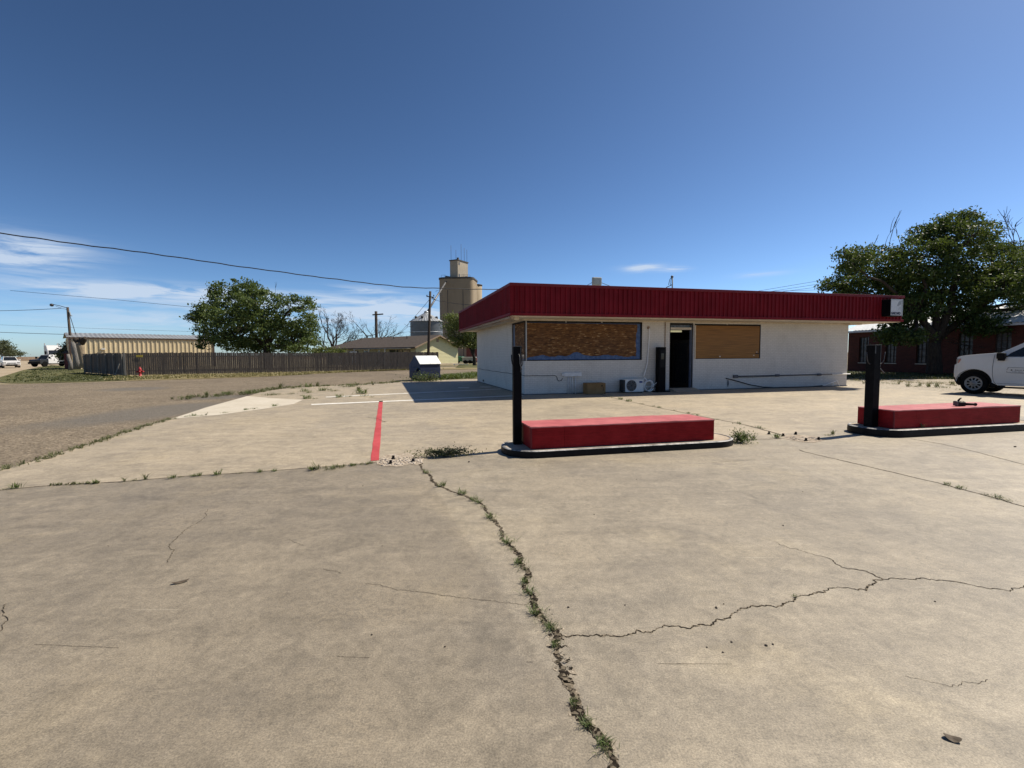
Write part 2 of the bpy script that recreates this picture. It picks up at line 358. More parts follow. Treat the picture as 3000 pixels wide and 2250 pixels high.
def osb_mat(name):
    m, nt, b = newmat(name, 0.75, 0.25)
    acc = None
    for k, (rt, sc) in enumerate(((0, (4.5, 4.5, 24)), (14, (6, 6, 20)), (-20, (8, 8, 30)))):
        t = coords(nt, 'Object', sc, (0, R(rt), 0), (k * 3.1, k, 0))
        vo = nd(nt, 'ShaderNodeTexVoronoi', {'Vector': t, 'Scale': 1.0})
        s = nd(nt, 'ShaderNodeSeparateColor', {0: vo.outputs['Color']}).outputs[k]
        acc = s if acc is None else mth(nt, 'ADD', acc, s)
    f = mth(nt, 'DIVIDE', acc, 3.0)
    c = mix(nt, ramp(nt, f, [(0.2, 0), (0.8, 1)]), (.065, .028, .010), (.235, .108, .036))
    c = mix(nt, ramp(nt, f, [(0.72, 0), (0.82, 1)]), c, (.40, .25, .12))
    c = mix(nt, ramp(nt, noise(nt, coords(nt), .9, 4), [(0.4, 0), (0.7, .5)]), c, (.12, .06, .03))
    setc(nt, b, c); bump(nt, b, f, .4, .006); return m
def slat_mat(name):
    m, nt, b = newmat(name, 0.5, 0.35)
    v = coords(nt, 'Object', (1.1, 1.1, 42))
    f = noise(nt, v, 1.0, 3, .5)
    c = mix(nt, ramp(nt, f, [(0.3, 0), (0.7, 1)]), (.165, .070, .011), (.33, .150, .028))
    ln = ramp(nt, noise(nt, coords(nt, 'Object', (.5, .5, 62)), 1.0, 1, .3), [(0.58, 0), (0.64, 1)])
    c = mix(nt, mth(nt, 'MULTIPLY', ln, .6), c, (.16, .07, .014))
    setc(nt, b, c); return m
def panel_mat(name, c1, c2):
    m, nt, b = newmat(name, 0.6, 0.15)
    c = mix(nt, ramp(nt, noise(nt, coords(nt), 1.1, 6, .65), [(.36, 0), (.64, 1)]), c1, c2)
    st = ramp(nt, noise(nt, coords(nt, scale=(7, 7, .45)), 1.0, 5, .65), [(.34, .80), (.66, 1.16)])
    c = mix(nt, 1.0, c, st, 'MULTIPLY')
    ch_ = mth(nt, 'MULTIPLY', ramp(nt, noise(nt, coords(nt, loc=(3, 1, 4)), 16, 6, .75), [(.70, 0), (.74, 1)]), .5)
    c = mix(nt, ch_, c, (.30, .12, .11))
    setc(nt, b, c); bump(nt, b, noise(nt, coords(nt, scale=(1, 1, .3)), 1.6, 3), .25, .03); return m
def redpaint_mat(name, c1, c2, sp=.06):
    m, nt, b = newmat(name, 0.45, sp)
    v = coords(nt)
    c = mix(nt, ramp(nt, noise(nt, v, 2.2, 6, .65), [(0.35, 0), (0.65, 1)]), c1, c2)
    kn = ramp(nt, noise(nt, coords(nt, 'Object', (1.6, 3, 5), loc=(2, 7, 1)), 2.2, 6, .7), [(.64, 0), (.70, 1)])
    c = mix(nt, mth(nt, 'MULTIPLY', kn, .35), c, tuple(x * .45 for x in c1))
    gr = noise(nt, coords(nt, 'Object', (1.2, 9, 14)), 3.0, 6, .7, .8)
    c = mix(nt, 1.0, c, ramp(nt, gr, [(0.36, .80), (0.64, 1.16)]), 'MULTIPLY')
    setc(nt, b, c); bump(nt, b, gr, .4, .006)
    return m

M = {}
M['concrete'] = concrete_mat('weathered_concrete')
M['concrete_new'] = pm('pale_concrete', (.46, .41, .33), (.53, .48, .40), 1.2, .92, .2, 0, .4, 60, fine=.12)
M['concrete_top'] = pm('island_concrete', (.34, .28, .21), (.46, .39, .30), 3, .92, .2, 0, .4, 60)
M['street'] = street_mat()
M['asphalt'] = aggregate_mat('grey_asphalt', (.13, .12, .11), (.25, .23, .205), (.20, .18, .16), 55)
M['gravel'] = aggregate_mat('pale_gravel', (.28, .245, .195), (.46, .41, .34), (.33, .28, .21), 20)
M['dirt'] = soil_mat('dry_ground', (.30, .235, .16), (.215, .185, .115), (.16, .16, .075), .06)
M['field'] = soil_mat('ploughed_field', (.17, .105, .070), (.22, .15, .095), (.13, .12, .06), .02)
M['lawn'] = soil_mat('mown_lawn', (.060, .070, .026), (.110, .108, .045), (.19, .16, .09), .25)
M['verge'] = soil_mat('dry_verge', (.19, .155, .075), (.285, .225, .13), (.12, .12, .05), .5)
M['shadegrass'] = soil_mat('rough_grass', (.07, .075, .03), (.13, .12, .055), (.18, .15, .09), .5)
M['crack'] = crack_mat()
M['chipped'] = chip_mat()
M['rubble'] = pm('broken_concrete', (.30, .245, .19), (.56, .49, .41), 8, .95, .15, 0, .9, 30, fine=.3)
M['road_white'] = pm('faded_white_paint', (.62, .60, .55), (.82, .80, .75), 6, .7, .3, fine=.15)
M['road_red'] = pm('red_line_paint', (.36, .045, .050), (.48, .072, .078), 3, .75, .25, 0, .3, 50, fine=.14)
M['wall_paint'] = brick_mat('white_painted_brick', (.66, .625, .575), (.52, .49, .445), (.42, .385, .34), (.36, .33, .29), bmp=.7, vary=.06)
M['red_brick'] = brick_mat('red_brick', (.105, .024, .015), (.075, .045, .035), (.040, .016, .011), bmp=.8, vary=.4)
M['trim'] = pm('peeling_beige_trim', (.50, .43, .33), (.64, .57, .46), 5, .7, .3, 0, .3, 60, (1, 1, 1), .2)
M['trim_brown'] = pm('peeled_wood', (.22, .14, .09), (.48, .38, .29), 8, .8, .25, 0, .4, 50, (1, 1, 4), .25)
M['soffit'] = pm('beige_soffit', (.52, .45, .36), (.66, .59, .49), 2, .75, .25)
M['red_metal'] = panel_mat('red_painted_steel', (.145, .0055, .0105), (.190, .0090, .0165)) if True else pm('red_painted_steel', (.150, .006, .0115), (.185, .008, .0155), 1.3, .6, .15, fine=.10)
M['red_flash'] = pm('dark_red_flashing', (.135, .007, .013), (.165, .011, .018), 2, .6, .3)
M['roof_membrane'] = pm('roof_membrane', (.28, .27, .26), (.36, .35, .33), 1, .9, .2)
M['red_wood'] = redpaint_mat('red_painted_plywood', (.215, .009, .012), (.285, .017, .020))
M['black_paint'] = pm('black_gloss_paint', (.004, .004, .005), (.008, .008, .009), 4, .6, .06, 0, .15, 60, fine=.3)
M['black_worn'] = pm('worn_black_edge', (.005, .005, .006), (.012, .012, .013), 6, .5, .12, 0, .3, 40, fine=.3)
M['white_worn'] = pm('worn_white_edge', (.05, .05, .05), (.50, .485, .47), 5, .6, .35, 0, .3, 40, fine=.3)
M['hook'] = pm('grey_bent_steel', (.05, .05, .052), (.09, .09, .092), 12, .5, .3, .2)
M['osb'] = osb_mat('oriented_strand_board')
M['blue'] = pm('blue_foam_insulation', (.055, .10, .215), (.12, .18, .32), 9, .8, .2, 0, .4, 40, fine=.25)
M['slat'] = slat_mat('honey_coloured_boards')
M['frame_dark'] = pm('dark_window_frame', (.012, .011, .010), (.025, .023, .021), 5, .6, .2)
M['bluegrey'] = pm('blue_grey_frame', (.10, .125, .19), (.16, .185, .26), 6, .55, .35)
M['alu'] = pm('dull_aluminium', (.34, .33, .32), (.46, .45, .43), 5, .45, .5, .6)
M['interior'] = pm('dim_interior', (.05, .047, .043), (.085, .08, .073), 1, .9, .2)
M['tube'] = pm('pale_glowing_strip', (.75, .72, .45), (.8, .78, .52), 1, .5)  # pale ceiling strips; faint emission added so they show in the dark room
M['tube'].node_tree.nodes['Principled BSDF'].inputs['Emission Color'].default_value = (1, .93, .55, 1)
M['tube'].node_tree.nodes['Principled BSDF'].inputs['Emission Strength'].default_value = .28
M['white_enamel'] = pm('white_enamel', (.62, .61, .585), (.72, .71, .68), 3, .45, .45)
M['grille'] = pm('dark_grille', (.02, .02, .021), (.04, .04, .041), 5, .6, .3)
M['logo_blue'] = pm('blue_badge', (.02, .045, .20), (.03, .06, .26), 3, .4, .4)
M['card'] = pm('brown_cardboard', (.235, .135, .055), (.32, .19, .085), 4, .85, .2, 0, .1, 40, (1, 1, 1), .1)
M['card_dark'] = pm('carton_print', (.05, .035, .02), (.08, .05, .03), 4, .85, .2)
M['grey_pipe'] = pm('grey_conduit', (.62, .62, .62), (.74, .74, .74), 6, .5, .4)
M['dark_pipe'] = pm('dark_conduit', (.06, .062, .072), (.11, .11, .125), 6, .55, .35)
M['black_cable'] = pm('black_cable', (.012, .012, .014), (.03, .03, .032), 6, .6, .3)
M['insul'] = pm('white_pipe_insulation', (.78, .77, .75), (.86, .85, .83), 5, .7, .25)
M['sign_face'] = pm('faded_sign_face', (.50, .53, .56), (.60, .62, .64), 2, .5, .35)
M['sign_ink'] = pm('navy_letters', (.012, .017, .05), (.02, .026, .07), 3, .5, .3)
M['sign_grey'] = pm('grey_print', (.27, .29, .31), (.36, .38, .40), 3, .5, .3)
M['blue_steel'] = pm('chipped_blue_steel', (.009, .018, .058), (.018, .034, .090), 2.5, .5, .4, 0, .2, 20, fine=.3)
M['lid'] = pm('pale_lid_plastic', (.62, .64, .66), (.78, .79, .80), 5, .32, .6, 0, .3, 14, fine=.2)
M['hyd_red'] = pm('hydrant_red', (.30, .018, .020), (.42, .035, .035), 6, .45, .4)
M['fence'] = pm('weathered_fence_board', (.066, .055, .047), (.150, .127, .108), 5, .9, .15, 0, .5, 30, (7, 7, .5), .35)
M['fence_post'] = pm('grey_fence_post', (.16, .145, .125), (.26, .235, .205), 4, .9, .15, 0, .4, 30, (6, 6, .6), .25)
M['yellow'] = pm('yellow_plate', (.50, .36, .04), (.60, .46, .08), 4, .6)
M['siding'] = pm('cream_yellow_siding', (.60, .56, .33), (.68, .63, .39), 1.5, .7, .25, 0, .1, 30, (1, 1, 4), .08)
M['lid_red'] = redpaint_mat('glare_pink_red_plywood', (.42, .095, .095), (.55, .155, .150), .6)  # box red lightened to pink: sun glare on the lid painted in
M['siding_shaded'] = pm('shaded_cream_siding', (.36, .34, .21), (.43, .40, .26), 1.5, .75, .25)  # cream siding darkened as shade, for the front wall turned from the sun
M['shingle'] = pm('brown_shingles', (.062, .050, .043), (.105, .086, .075), 3, .92, .2, 0, .7, 14, (1, 1, 3), .35)
M['house_trim'] = pm('brown_house_trim', (.24, .17, .12), (.33, .24, .17), 3, .7)
M['dark_trim'] = pm('dark_fascia_board', (.03, .022, .018), (.055, .04, .033), 3, .7)
M['glass_dark'] = pm('dark_window_glass', (.012, .014, .016), (.022, .024, .028), 1, .08, .6, fine=.05)
M['glass_pale'] = pm('dusty_window_glass', (.05, .052, .056), (.13, .133, .14), 3, .25, .5)
M['muntin'] = pm('white_muntin', (.22, .22, .22), (.30, .30, .29), 4, .6)
M['tan_metal'] = pm('tan_ribbed_metal', (.60, .49, .31), (.68, .565, .37), .6, .5, .35, fine=.06)
M['grey_roof'] = pm('galvanised_roof', (.27, .28, .285), (.36, .37, .375), .5, .45, .45, .3)
M['brown_trim'] = pm('brown_metal_trim', (.075, .048, .035), (.10, .065, .05), 1, .5)
M['silo'] = pm('silo_concrete', (.25, .200, .138), (.32, .262, .185), .12, .92, .2, 0, .3, 1.5, (1, 1, .35), .07)
M['silo_head'] = pm('headhouse_concrete', (.33, .285, .22), (.40, .35, .28), .2, .9, .2)
M['silo_rim'] = pm('dark_rim', (.05, .047, .045), (.08, .075, .07), 1, .8)
M['bin'] = pm('galvanised_bin', (.085, .095, .105), (.13, .14, .15), .35, .5, .4, .35, .25, 3, (1, 1, 8), .1)
M['bin_roof'] = pm('bin_roof_metal', (.42, .43, .43), (.52, .53, .53), .5, .38, .5, .55)
M['spout'] = pm('spout_metal', (.10, .10, .105), (.15, .15, .155), .5, .5, .4, .4)
M['pole'] = pm('creosoted_pole', (.050, .038, .030), (.095, .074, .058), 3, .9, .15, 0, .4, 20, (5, 5, .4), .3)
M['bark'] = pm('grey_brown_bark', (.028, .022, .018), (.070, .056, .044), 5, .95, .15, 0, 1.0, 12, (3, 3, .6), .4, .05)
M['bark_pale'] = pm('pale_stripped_bark', (.20, .155, .105), (.31, .25, .175), 4, .95, .15, 0, 1.0, 10, (3, 3, .5), .35, .05)
M['bark_grey'] = pm('grey_snag_bark', (.15, .14, .13), (.25, .235, .215), 4, .95, .15, 0, 1.0, 10, (3, 3, .5), .35, .05)
M['leaf'] = leaf_mat('elm_leaves', (.018, .040, .009), (.070, .110, .025), .32)
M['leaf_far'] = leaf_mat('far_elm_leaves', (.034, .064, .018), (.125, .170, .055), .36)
M['leaf_pale'] = leaf_mat('pale_green_leaves', (.070, .10, .026), (.17, .19, .062), .3)
M['leaf_grey'] = leaf_mat('grey_green_leaves', (.060, .075, .040), (.12, .13, .075), .2)
M['weed'] = leaf_mat('weed_green', (.050, .082, .020), (.135, .175, .050), .3)
M['weed_dull'] = leaf_mat('dull_weed', (.080, .088, .040), (.17, .17, .085), .25)
M['grass_dry'] = leaf_mat('dry_grass', (.16, .135, .055), (.30, .25, .125), .25)
M['grass_green'] = leaf_mat('lawn_grass', (.045, .058, .020), (.115, .115, .048), .2)
M['white_metal'] = pm('white_standing_seam', (.70, .72, .74), (.78, .80, .82), .5, .4, .45)
M['gutter'] = pm('white_gutter', (.55, .56, .58), (.65, .66, .68), 2, .5)
M['car_white'] = pm('white_car_paint', (.56, .55, .54), (.62, .61, .60), .7, .35, .4, fine=.03)
M['car_white'].node_tree.nodes['Principled BSDF'].inputs['Coat Weight'].default_value = .25
M['car_black'] = pm('black_car_paint', (.010, .010, .011), (.02, .02, .021), 1, .3, .5)
M['rubber'] = pm('tyre_rubber', (.006, .006, .006), (.012, .012, .012), 8, .9, .06, 0, .3, 40)
M['rim'] = pm('machined_rim', (.20, .198, .195), (.28, .277, .275), 5, .45, .4, .4)
M['plastic'] = pm('black_plastic', (.005, .005, .0055), (.011, .011, .0115), 6, .7, .12)
M['lamp_glass'] = pm('lamp_glass', (.22, .20, .19), (.40, .38, .36), 6, .15, .6)
M['amber'] = pm('amber_reflector', (.45, .12, .06), (.55, .18, .09), 6, .3, .5)
M['decal'] = pm('dark_decal', (.035, .036, .042), (.06, .06, .07), 6, .5)
M['seam'] = pm('panel_gap', (.03, .03, .03), (.05, .05, .05), 6, .8)
M['tan_tarp'] = pm('tan_bundle', (.36, .29, .20), (.48, .40, .29), 3, .9)
M['shed_red'] = pm('dull_red_boards', (.13, .035, .030), (.19, .06, .05), 2, .8)
M['green_tarp'] = pm('green_panel', (.020, .13, .075), (.035, .19, .11), 2, .5)
M['grey_body'] = pm('grey_panel', (.22, .24, .25), (.32, .34, .35), 2, .5)
M['pebble'] = pm('dark_pebble', (.06, .048, .038), (.13, .105, .085), 20, .9)
M['dead_leaf'] = pm('dead_leaf', (.06, .045, .03), (.11, .085, .06), 20, .8)

# ================================================================ GROUND
BO = Vector((.491, 18.87, 0)); BY = R(14.82)                 # station: front left wall corner, heading of its front
def B(a, b, z=0.0):
    return Vector((BO.x + a * math.cos(BY) - b * math.sin(BY), BO.y + a * math.sin(BY) + b * math.cos(BY), z))
S = 6000
sheet('ground', [(-S, -200), (S, -200), (S, S), (-S, S)], -.050, M['dirt'])
sheet('field', [(-S, 190), (S, 190), (S, S - 10), (-S, S - 10)], -.044, M['field'])
# street running from lower left to behind the building, with its far edge along the fence verge
far = [G(-500, 1131), G(0, 1124.5), G(140, 1122), G(367, 1115.5), G(500, 1112), G(700, 1105.5), G(785, 1102.5), G(1029, 1089), G(1192, 1082.6), G(1300, 1082.4), G(1420, 1081.5)]
far = [(p.x, p.y) for p in far] + [(10, 54.5), (60, 68)]
near = [(60, 46), B(20, 11)[:2], B(2, 11)[:2], (-5, 18), (-7, 8), (-7.5, -8), (-60, -8), (-70, 18)]
sheet('street', far + near, -.034, M['street'])
sheet('dirt_track', [G(-700, 1120)[:2], G(-60, 1122)[:2], G(30, 1118)[:2], G(55, 1090)[:2], G(130, 1077)[:2], G(220, 1064)[:2], G(240, 1057)[:2], G(-150, 1058)[:2], G(-700, 1068)[:2]], -.040,
      pm('pale_dirt_track', (.30, .24, .17), (.38, .31, .22), .15, .96, .15, 0, .5, 4, fine=.2))
# forecourt
fc_left = [(-8.5, -4), (-8.5, 6.0), (-7.2, 6.6)] + [G(*p)[:2] for p in ((0, 1374), (70, 1360), (150, 1335), (225, 1312), (300, 1290), (360, 1268), (420, 1250), (505, 1225), (610, 1193), (725, 1161), (770, 1147), (850, 1136), (950, 1131), (1050, 1127), (1140, 1121), (1200, 1117.5), (1290, 1113.5), (1400, 1109.5))]
fc = fc_left + [B(3, 13.2)[:2], B(16.6, 13.2)[:2], B(16.8, 1.2)[:2], G(2570, 1138.5)[:2], G(2700, 1143.5)[:2], G(2830, 1153)[:2], G(3000, 1162)[:2], (40, 12), (40, -4)]
sheet('concrete_forecourt', fc, 0.0, M['concrete'])
sheet('pale_concrete_patch', [G(505, 1227)[:2], G(600, 1195)[:2], G(725, 1160.5)[:2], G(800, 1167)[:2], G(888, 1171.5)[:2], G(860, 1184)[:2], G(760, 1200)[:2], G(640, 1216)[:2]], .004, M['concrete_new'])
sheet('gravel_strip', [B(16.6, 12)[:2], B(16.6, 1.0)[:2], G(2570, 1139.5)[:2], G(2700, 1144.5)[:2], G(2830, 1154)[:2], G(3000, 1163)[:2], (42, 11), (44, 24), G(2990, 1113)[:2], G(2750, 1108)[:2], G(2480, 1110)[:2]], -.012, M['gravel'])
sheet('rough_lawn', [G(2470, 1111)[:2], G(2750, 1110)[:2], G(2990, 1115)[:2], (44, 25), (50, 45), (24, 50)], -.006, M['shadegrass'])
sheet('lawn', [G(-40, 1116)[:2], G(30, 1121)[:2], G(140, 1120.5)[:2], G(367, 1113)[:2], G(480, 1108)[:2], (-31.4, 39.6), (-42, 47.5), (-58, 68), G(150, 1069)[:2], G(70, 1083)[:2], G(0, 1104)[:2]], -.022, M['lawn'])
sheet('verge', [p[:2] for p in (G(367, 1114.5), G(500, 1111), G(700, 1104.8), G(785, 1101.8), G(1029, 1088.3), G(1192, 1081.9), G(1300, 1081.8), G(1420, 1081))] + [(-4, 62), (-8, 56), (-7.6, 54), (-31.2, 39.9)], -.026, M['verge'])
sheet('house_lawn', [(-7, 60), (-3.5, 58.5), (6, 66), (10, 92), (-2, 100), (-8.6, 79)], -.016, M['lawn'])
sheet('verge', [G(1286, 1112)[:2], G(1300, 1107)[:2], G(1400, 1094)[:2], (2, 38), (2, 34), G(1400, 1108)[:2]], -.018, M['lawn'])

# painted lines
def stripe(name, p0, p1, w0, w1, z, mat, label=None):
    d = (p1 - p0); n = Vector((-d.y, d.x, 0)).normalized(); N = 26; rnd = random.Random(name + str(p0.x))
    L = [p0 + d * (i / N) + n * (w0 + (w1 - w0) * i / N) * (.5 + rnd.uniform(-.05, .05)) for i in range(N + 1)]
    Rr = [p0 + d * (i / N) - n * (w0 + (w1 - w0) * i / N) * (.5 + rnd.uniform(-.05, .05)) for i in range(N + 1)]
    return sheet(name, [q[:2] for q in L] + [q[:2] for q in reversed(Rr)], z, mat)
stripe('red_painted_line', G(1116, 1175.5), G(1098, 1350), .13, .125, .005, M['road_red'])
stripe('white_painted_line', G(912, 1185.5), G(1532, 1158.5), .30, .30, .005, M['road_white'])
stripe('white_painted_line', G(955, 1163.5), G(1470, 1139.5), .26, .26, .005, M['road_white'])
stripe('white_painted_line', G(1342, 1136), G(1374, 1136), .4, .4, .005, M['road_white'])
stripe('white_painted_line', G(1406, 1134), G(1438, 1134), .4, .4, .005, M['road_white'])

# cracks and joints: dark soil-filled strips with a chipped pale margin
def polyline(px, jitter, step=.035, seed=1):
    P = [G(*p) for p in px]; rnd = random.Random(seed); out = []
    for a, b in zip(P, P[1:]):
        mid_ = (a + b) / 2; n = max(2, int((b - a).length / max(.011, .0042 * mid_.length))); d = b - a; nn = Vector((-d.y, d.x, 0)).normalized() if d.length > 0 else Vector((0, 0, 0))
        wk = 0.0
        for i in range(n):
            wk = .80 * wk + rnd.gauss(0, jitter * .50); env = min(1, i / 4, (n - i) / 4)
            out.append(a + d * (i / n) + nn * (wk * (.35 + .65 * env) + rnd.gauss(0, jitter * .22)))
    out.append(P[-1]); return out
def crack(name, px, width, mat, z, jitter=.008, seed=1, taper=False, vary=.5, gaps=0.0):
    P = polyline(px, jitter, seed=seed); rnd = random.Random(seed + 5); V = []; F = []; wv = 1.0
    for i, p in enumerate(P):
        d = P[min(i + 1, len(P) - 1)] - P[max(0, i - 1)]; n = Vector((-d.y, d.x, 0)).normalized()
        wv = .75 * wv + .25 * rnd.uniform(1 - vary, 1 + vary); t = i / max(1, len(P) - 1)
        wd = width * wv * (1 - .8 * t if taper else 1) / 2
        V += [(p + n * wd)[:2] + (z,), (p - n * wd)[:2] + (z,)]
    V = [tuple(v) for v in V]
    skip = False
    for i in range(len(P) - 1):
        if rnd.random() < .06: skip = rnd.random() < gaps
        if not skip: F.append((2 * i, 2 * i + 1, 2 * i + 3, 2 * i + 2))
    me = bpy.data.meshes.new(name); me.from_pydata(V, [], F); me.materials.append(mat)
    o = bpy.data.objects.new(name, me); COL.objects.link(o); return tag(o, kind='structure')
JOINT = [(-500, 1474), (0, 1436), (34, 1432.6), (156, 1422), (352, 1412), (542, 1395), (678, 1388), (881, 1373), (1091, 1356.7), (1105, 1353)]
LONG = [(1232, 1350), (1236, 1370), (1248, 1385), (1262, 1400), (1279, 1421), (1310, 1433), (1337, 1444), (1367, 1454), (1380, 1463), (1413, 1478), (1428, 1502), (1446, 1524), (1461, 1542), (1473, 1569), (1488, 1593), (1509, 1617), (1527, 1632), (1521, 1650), (1545, 1671), (1550, 1689), (1539, 1710), (1551, 1737), (1566, 1777), (1572, 1795), (1597, 1819), (1621, 1843), (1636, 1864), (1632, 1896), (1647, 1952), (1669, 2009), (1685, 2066), (1714, 2117), (1758, 2161), (1783, 2199), (1802, 2250), (1840, 2340)]
BR1 = [(1636, 1864), (1660, 1866), (1707, 1861), (1790, 1864), (1853, 1859), (1961, 1835), (2017, 1844), (2081, 1832), (2138, 1810), (2163, 1788), (2233, 1775), (2293, 1772), (2328, 1750), (2391, 1737), (2429, 1723), (2486, 1723), (2537, 1730), (2584, 1696)]
BR2 = [(2584, 1696), (2638, 1696), (2758, 1700), (2815, 1707), (2891, 1724), (2957, 1732), (2975, 1724), (3000, 1717), (3080, 1722)]
BR3 = [(2584, 1696), (2537, 1674), (2467, 1662), (2429, 1636), (2359, 1617), (2309, 1604), (2264, 1585)]
RJ = [(1760, 1156), (1774, 1160), (1810, 1168.5), (1850, 1177.5), (1900, 1188.7), (2095, 1228), (2167, 1241), (2225, 1255.6), (2290, 1275)]
RJ2 = [(2340, 1318), (2353, 1323), (2486, 1354), (2625, 1386), (2771, 1421), (2866, 1446), (3000, 1484), (3200, 1545)]
RJ3 = [(2668, 1286), (2758, 1300.6), (2860, 1324), (3000, 1361), (3200, 1415)]
EJ = [(2140, 1292), (2200, 1288), (2270, 1286), (2295, 1283)]
ch = M['chipped']; ck = M['crack']
crack('chipped_edge', JOINT[1:], .036, ch, .0011, .012, 21, vary=.9, gaps=.75); crack('slab_joint', JOINT, .024, ck, .0023, .005, 2)
crack('chipped_edge', LONG, .058, ch, .0011, .017, 3, vary=.98, gaps=.6); crack('chipped_edge', LONG[25:], .085, ch, .0015, .02, 31, vary=.98, gaps=.7); crack('chipped_edge', LONG[14:26], .06, ch, .0015, .02, 32, vary=.98, gaps=.75)
crack('concrete_crack', LONG, .034, ck, .0023, .017, 3, vary=1.1)
crack('chipped_edge', BR1, .030, ch, .0011, .017, 4, vary=.95, gaps=.6); crack('concrete_crack', BR1, .0095, ck, .0023, .017, 4, vary=1.2)
crack('concrete_crack', BR2, .0075, ck, .0023, .016, 5, vary=.9); crack('concrete_crack', BR3, .010, ck, .0023, .016, 6, taper=True)
crack('slab_joint', RJ, .035, ck, .0023, .006, 7, vary=.8); crack('slab_joint', RJ2, .020, ck, .0023, .008, 8); crack('slab_joint', RJ3, .014, ck, .0023, .006, 9)
crack('slab_joint', EJ, .03, ck, .0023, .01, 10)
crack('saw_cut', [(100, 1888), (330, 1898), (746, 1916), (1356, 1936), (1720, 1944), (2200, 1946), (2828, 1946)], .0022, ck, .0023, .001, 11, gaps=.7)
crack('concrete_crack', [(611, 1492), (593, 1521), (542, 1553), (506, 1586), (497, 1604), (501, 1626), (493, 1651), (484, 1666), (506, 1680), (503, 1691), (546, 1698)], .004, ck, .0023, .012, 12, gaps=.6)
crack('concrete_crack', [(847, 1580), (935, 1628), (949, 1669), (1003, 1682), (1058, 1706), (1146, 1723), (1308, 1746), (1420, 1760), (1545, 1772)], .003, ck, .0023, .008, 13, gaps=.65)
crack('concrete_crack', [(15, 1770), (10, 1800), (22, 1815), (0, 1850)], .005, ck, .0023, .012, 14, gaps=.4)
crack('concrete_crack', [(1078, 1223), (1108, 1228), (1130, 1237), (1133, 1258), (1136, 1272)], .014, ck, .0068, .01, 15, gaps=.3)
crack('concrete_crack', [(2085, 1355), (2216, 1347)], .006, ck, .0023, .004, 16)
crack('concrete_crack', [(2650, 1980), (2780, 2010), (2900, 1990), (3050, 2020)], .002, ck, .0023, .01, 17, gaps=.8)

# ================================================================ SERVICE STATION BUILDING
bld = thing('service_station', 'low white painted brick service station with red ribbed metal fascia and boarded windows', 'building', BO, BY)
WL, WD, WH, TH = 15.96, 9.9, 2.95, .24
ZS, ZT = 2.99, 4.15          # soffit / fascia top
OL, OR_, OF, OB = .85, 1.60, 1.24, 1.15
m = MB()
def fw(a0, a1, z0, z1): m.box(a0, a1, 0, TH, z0, z1)
fw(.0, 5.11, 0, 1.33)
fw(5.11, 6.40, 0, WH); fw(6.40, 7.53, 2.885, WH); fw(7.53, 7.60, 0, WH); fw(7.60, 11.0, 0, 1.35); fw(7.60, 11.0, 2.86, WH); fw(11.0, WL, 0, WH); fw(0, 5.11, 2.90, WH)
m.box(0, TH, TH, 1.93, 0, 1.33); m.box(0, TH, TH, 1.93, 2.90, WH); m.box(0, TH, 1.93, WD, 0, WH)
m.box(WL - TH, WL, TH, WD, 0, WH); m.box(TH, WL - TH, WD - TH, WD, 0, WH)
m.build('wall', M['wall_paint'], bld)
MB().box(TH, WL - TH, TH, WD - TH, .02, .10).build('floor', M['interior'], bld)
MB().box(TH + .01, WL - TH - .01, 5.2, 5.3, .10, 2.7).build('partition', M['interior'], bld)
MB().box(TH, WL - TH, TH, WD - TH, 2.70, 2.76).build('ceiling', pm('stained_ceiling', (.35, .33, .3), (.42, .4, .36), 1, .9), bld)
MB().box(6.2, 7.8, 3.2, 3.3, 2.60, 2.68).box(6.0, 8.4, 2.1, 2.2, 2.60, 2.68).build('ceiling_strip', M['tube'], bld)
# roof slab, parapet, soffit
MB().box(-OL + .06, WL + OR_ - .06, -OF + .06, WD + OB - .06, 3.55, 3.70).build('roof', M['roof_membrane'], bld)
MB().box(-OL + .03, WL + OR_ - .03, -OF + .03, WD + OB - .03, 2.965, 3.0).build('soffit', M['soffit'], bld)
# ribbed fascia: a folded steel profile on all four sides
def rib_profile(L, pitch=.195, d=.045):
    pts = [(0, 0)]; x = 0.0
    while x + pitch < L:
        pts += [(x + pitch * .58, 0), (x + pitch * .66, d), (x + pitch * .86, d), (x + pitch * .94, 0)]; x += pitch
    return pts + [(L, 0)]
def ribbed(mb, org, ux, out, L, z0, z1, pitch=.195, d=.045):
    pr = rib_profile(L, pitch, d); org = Vector(org); ux = Vector(ux); out = Vector(out)
    vs = []
    for x, o_ in pr:
        p = org + ux * x + out * o_; vs += [(p.x, p.y, z0), (p.x, p.y, z1)]
    mb.add(vs, [(2 * i, 2 * i + 2, 2 * i + 3, 2 * i + 1) for i in range(len(pr) - 1)])
m = MB(); x0, x1, y0, y1 = -OL, WL + OR_, -OF, WD + OB
for org, ux, out, L in (((x0, y0, 0), (1, 0, 0), (0, -1, 0), x1 - x0), ((x0, y1, 0), (0, -1, 0), (-1, 0, 0), y1 - y0), ((x1, y0, 0), (0, 1, 0), (1, 0, 0), y1 - y0), ((x1, y1, 0), (-1, 0, 0), (0, 1, 0), x1 - x0)):
    ribbed(m, org, ux, out, L, ZS + .09, ZT - .10)
m.build('fascia', M['red_metal'], bld)
def ring(mb, e, z0, z1, t):
    mb.box(x0 - e, x1 + e, y0 - e, y0 - e + t, z0, z1); mb.box(x0 - e, x1 + e, y1 + e - t, y1 + e, z0, z1)
    mb.box(x0 - e, x0 - e + t, y0 - e + t, y1 + e - t, z0, z1); mb.box(x1 + e - t, x1 + e, y0 - e + t, y1 + e - t, z0, z1)
m = MB(); ring(m, .058, ZT - .105, ZT, .116); m.build('top_flashing', M['red_flash'], bld, .006)
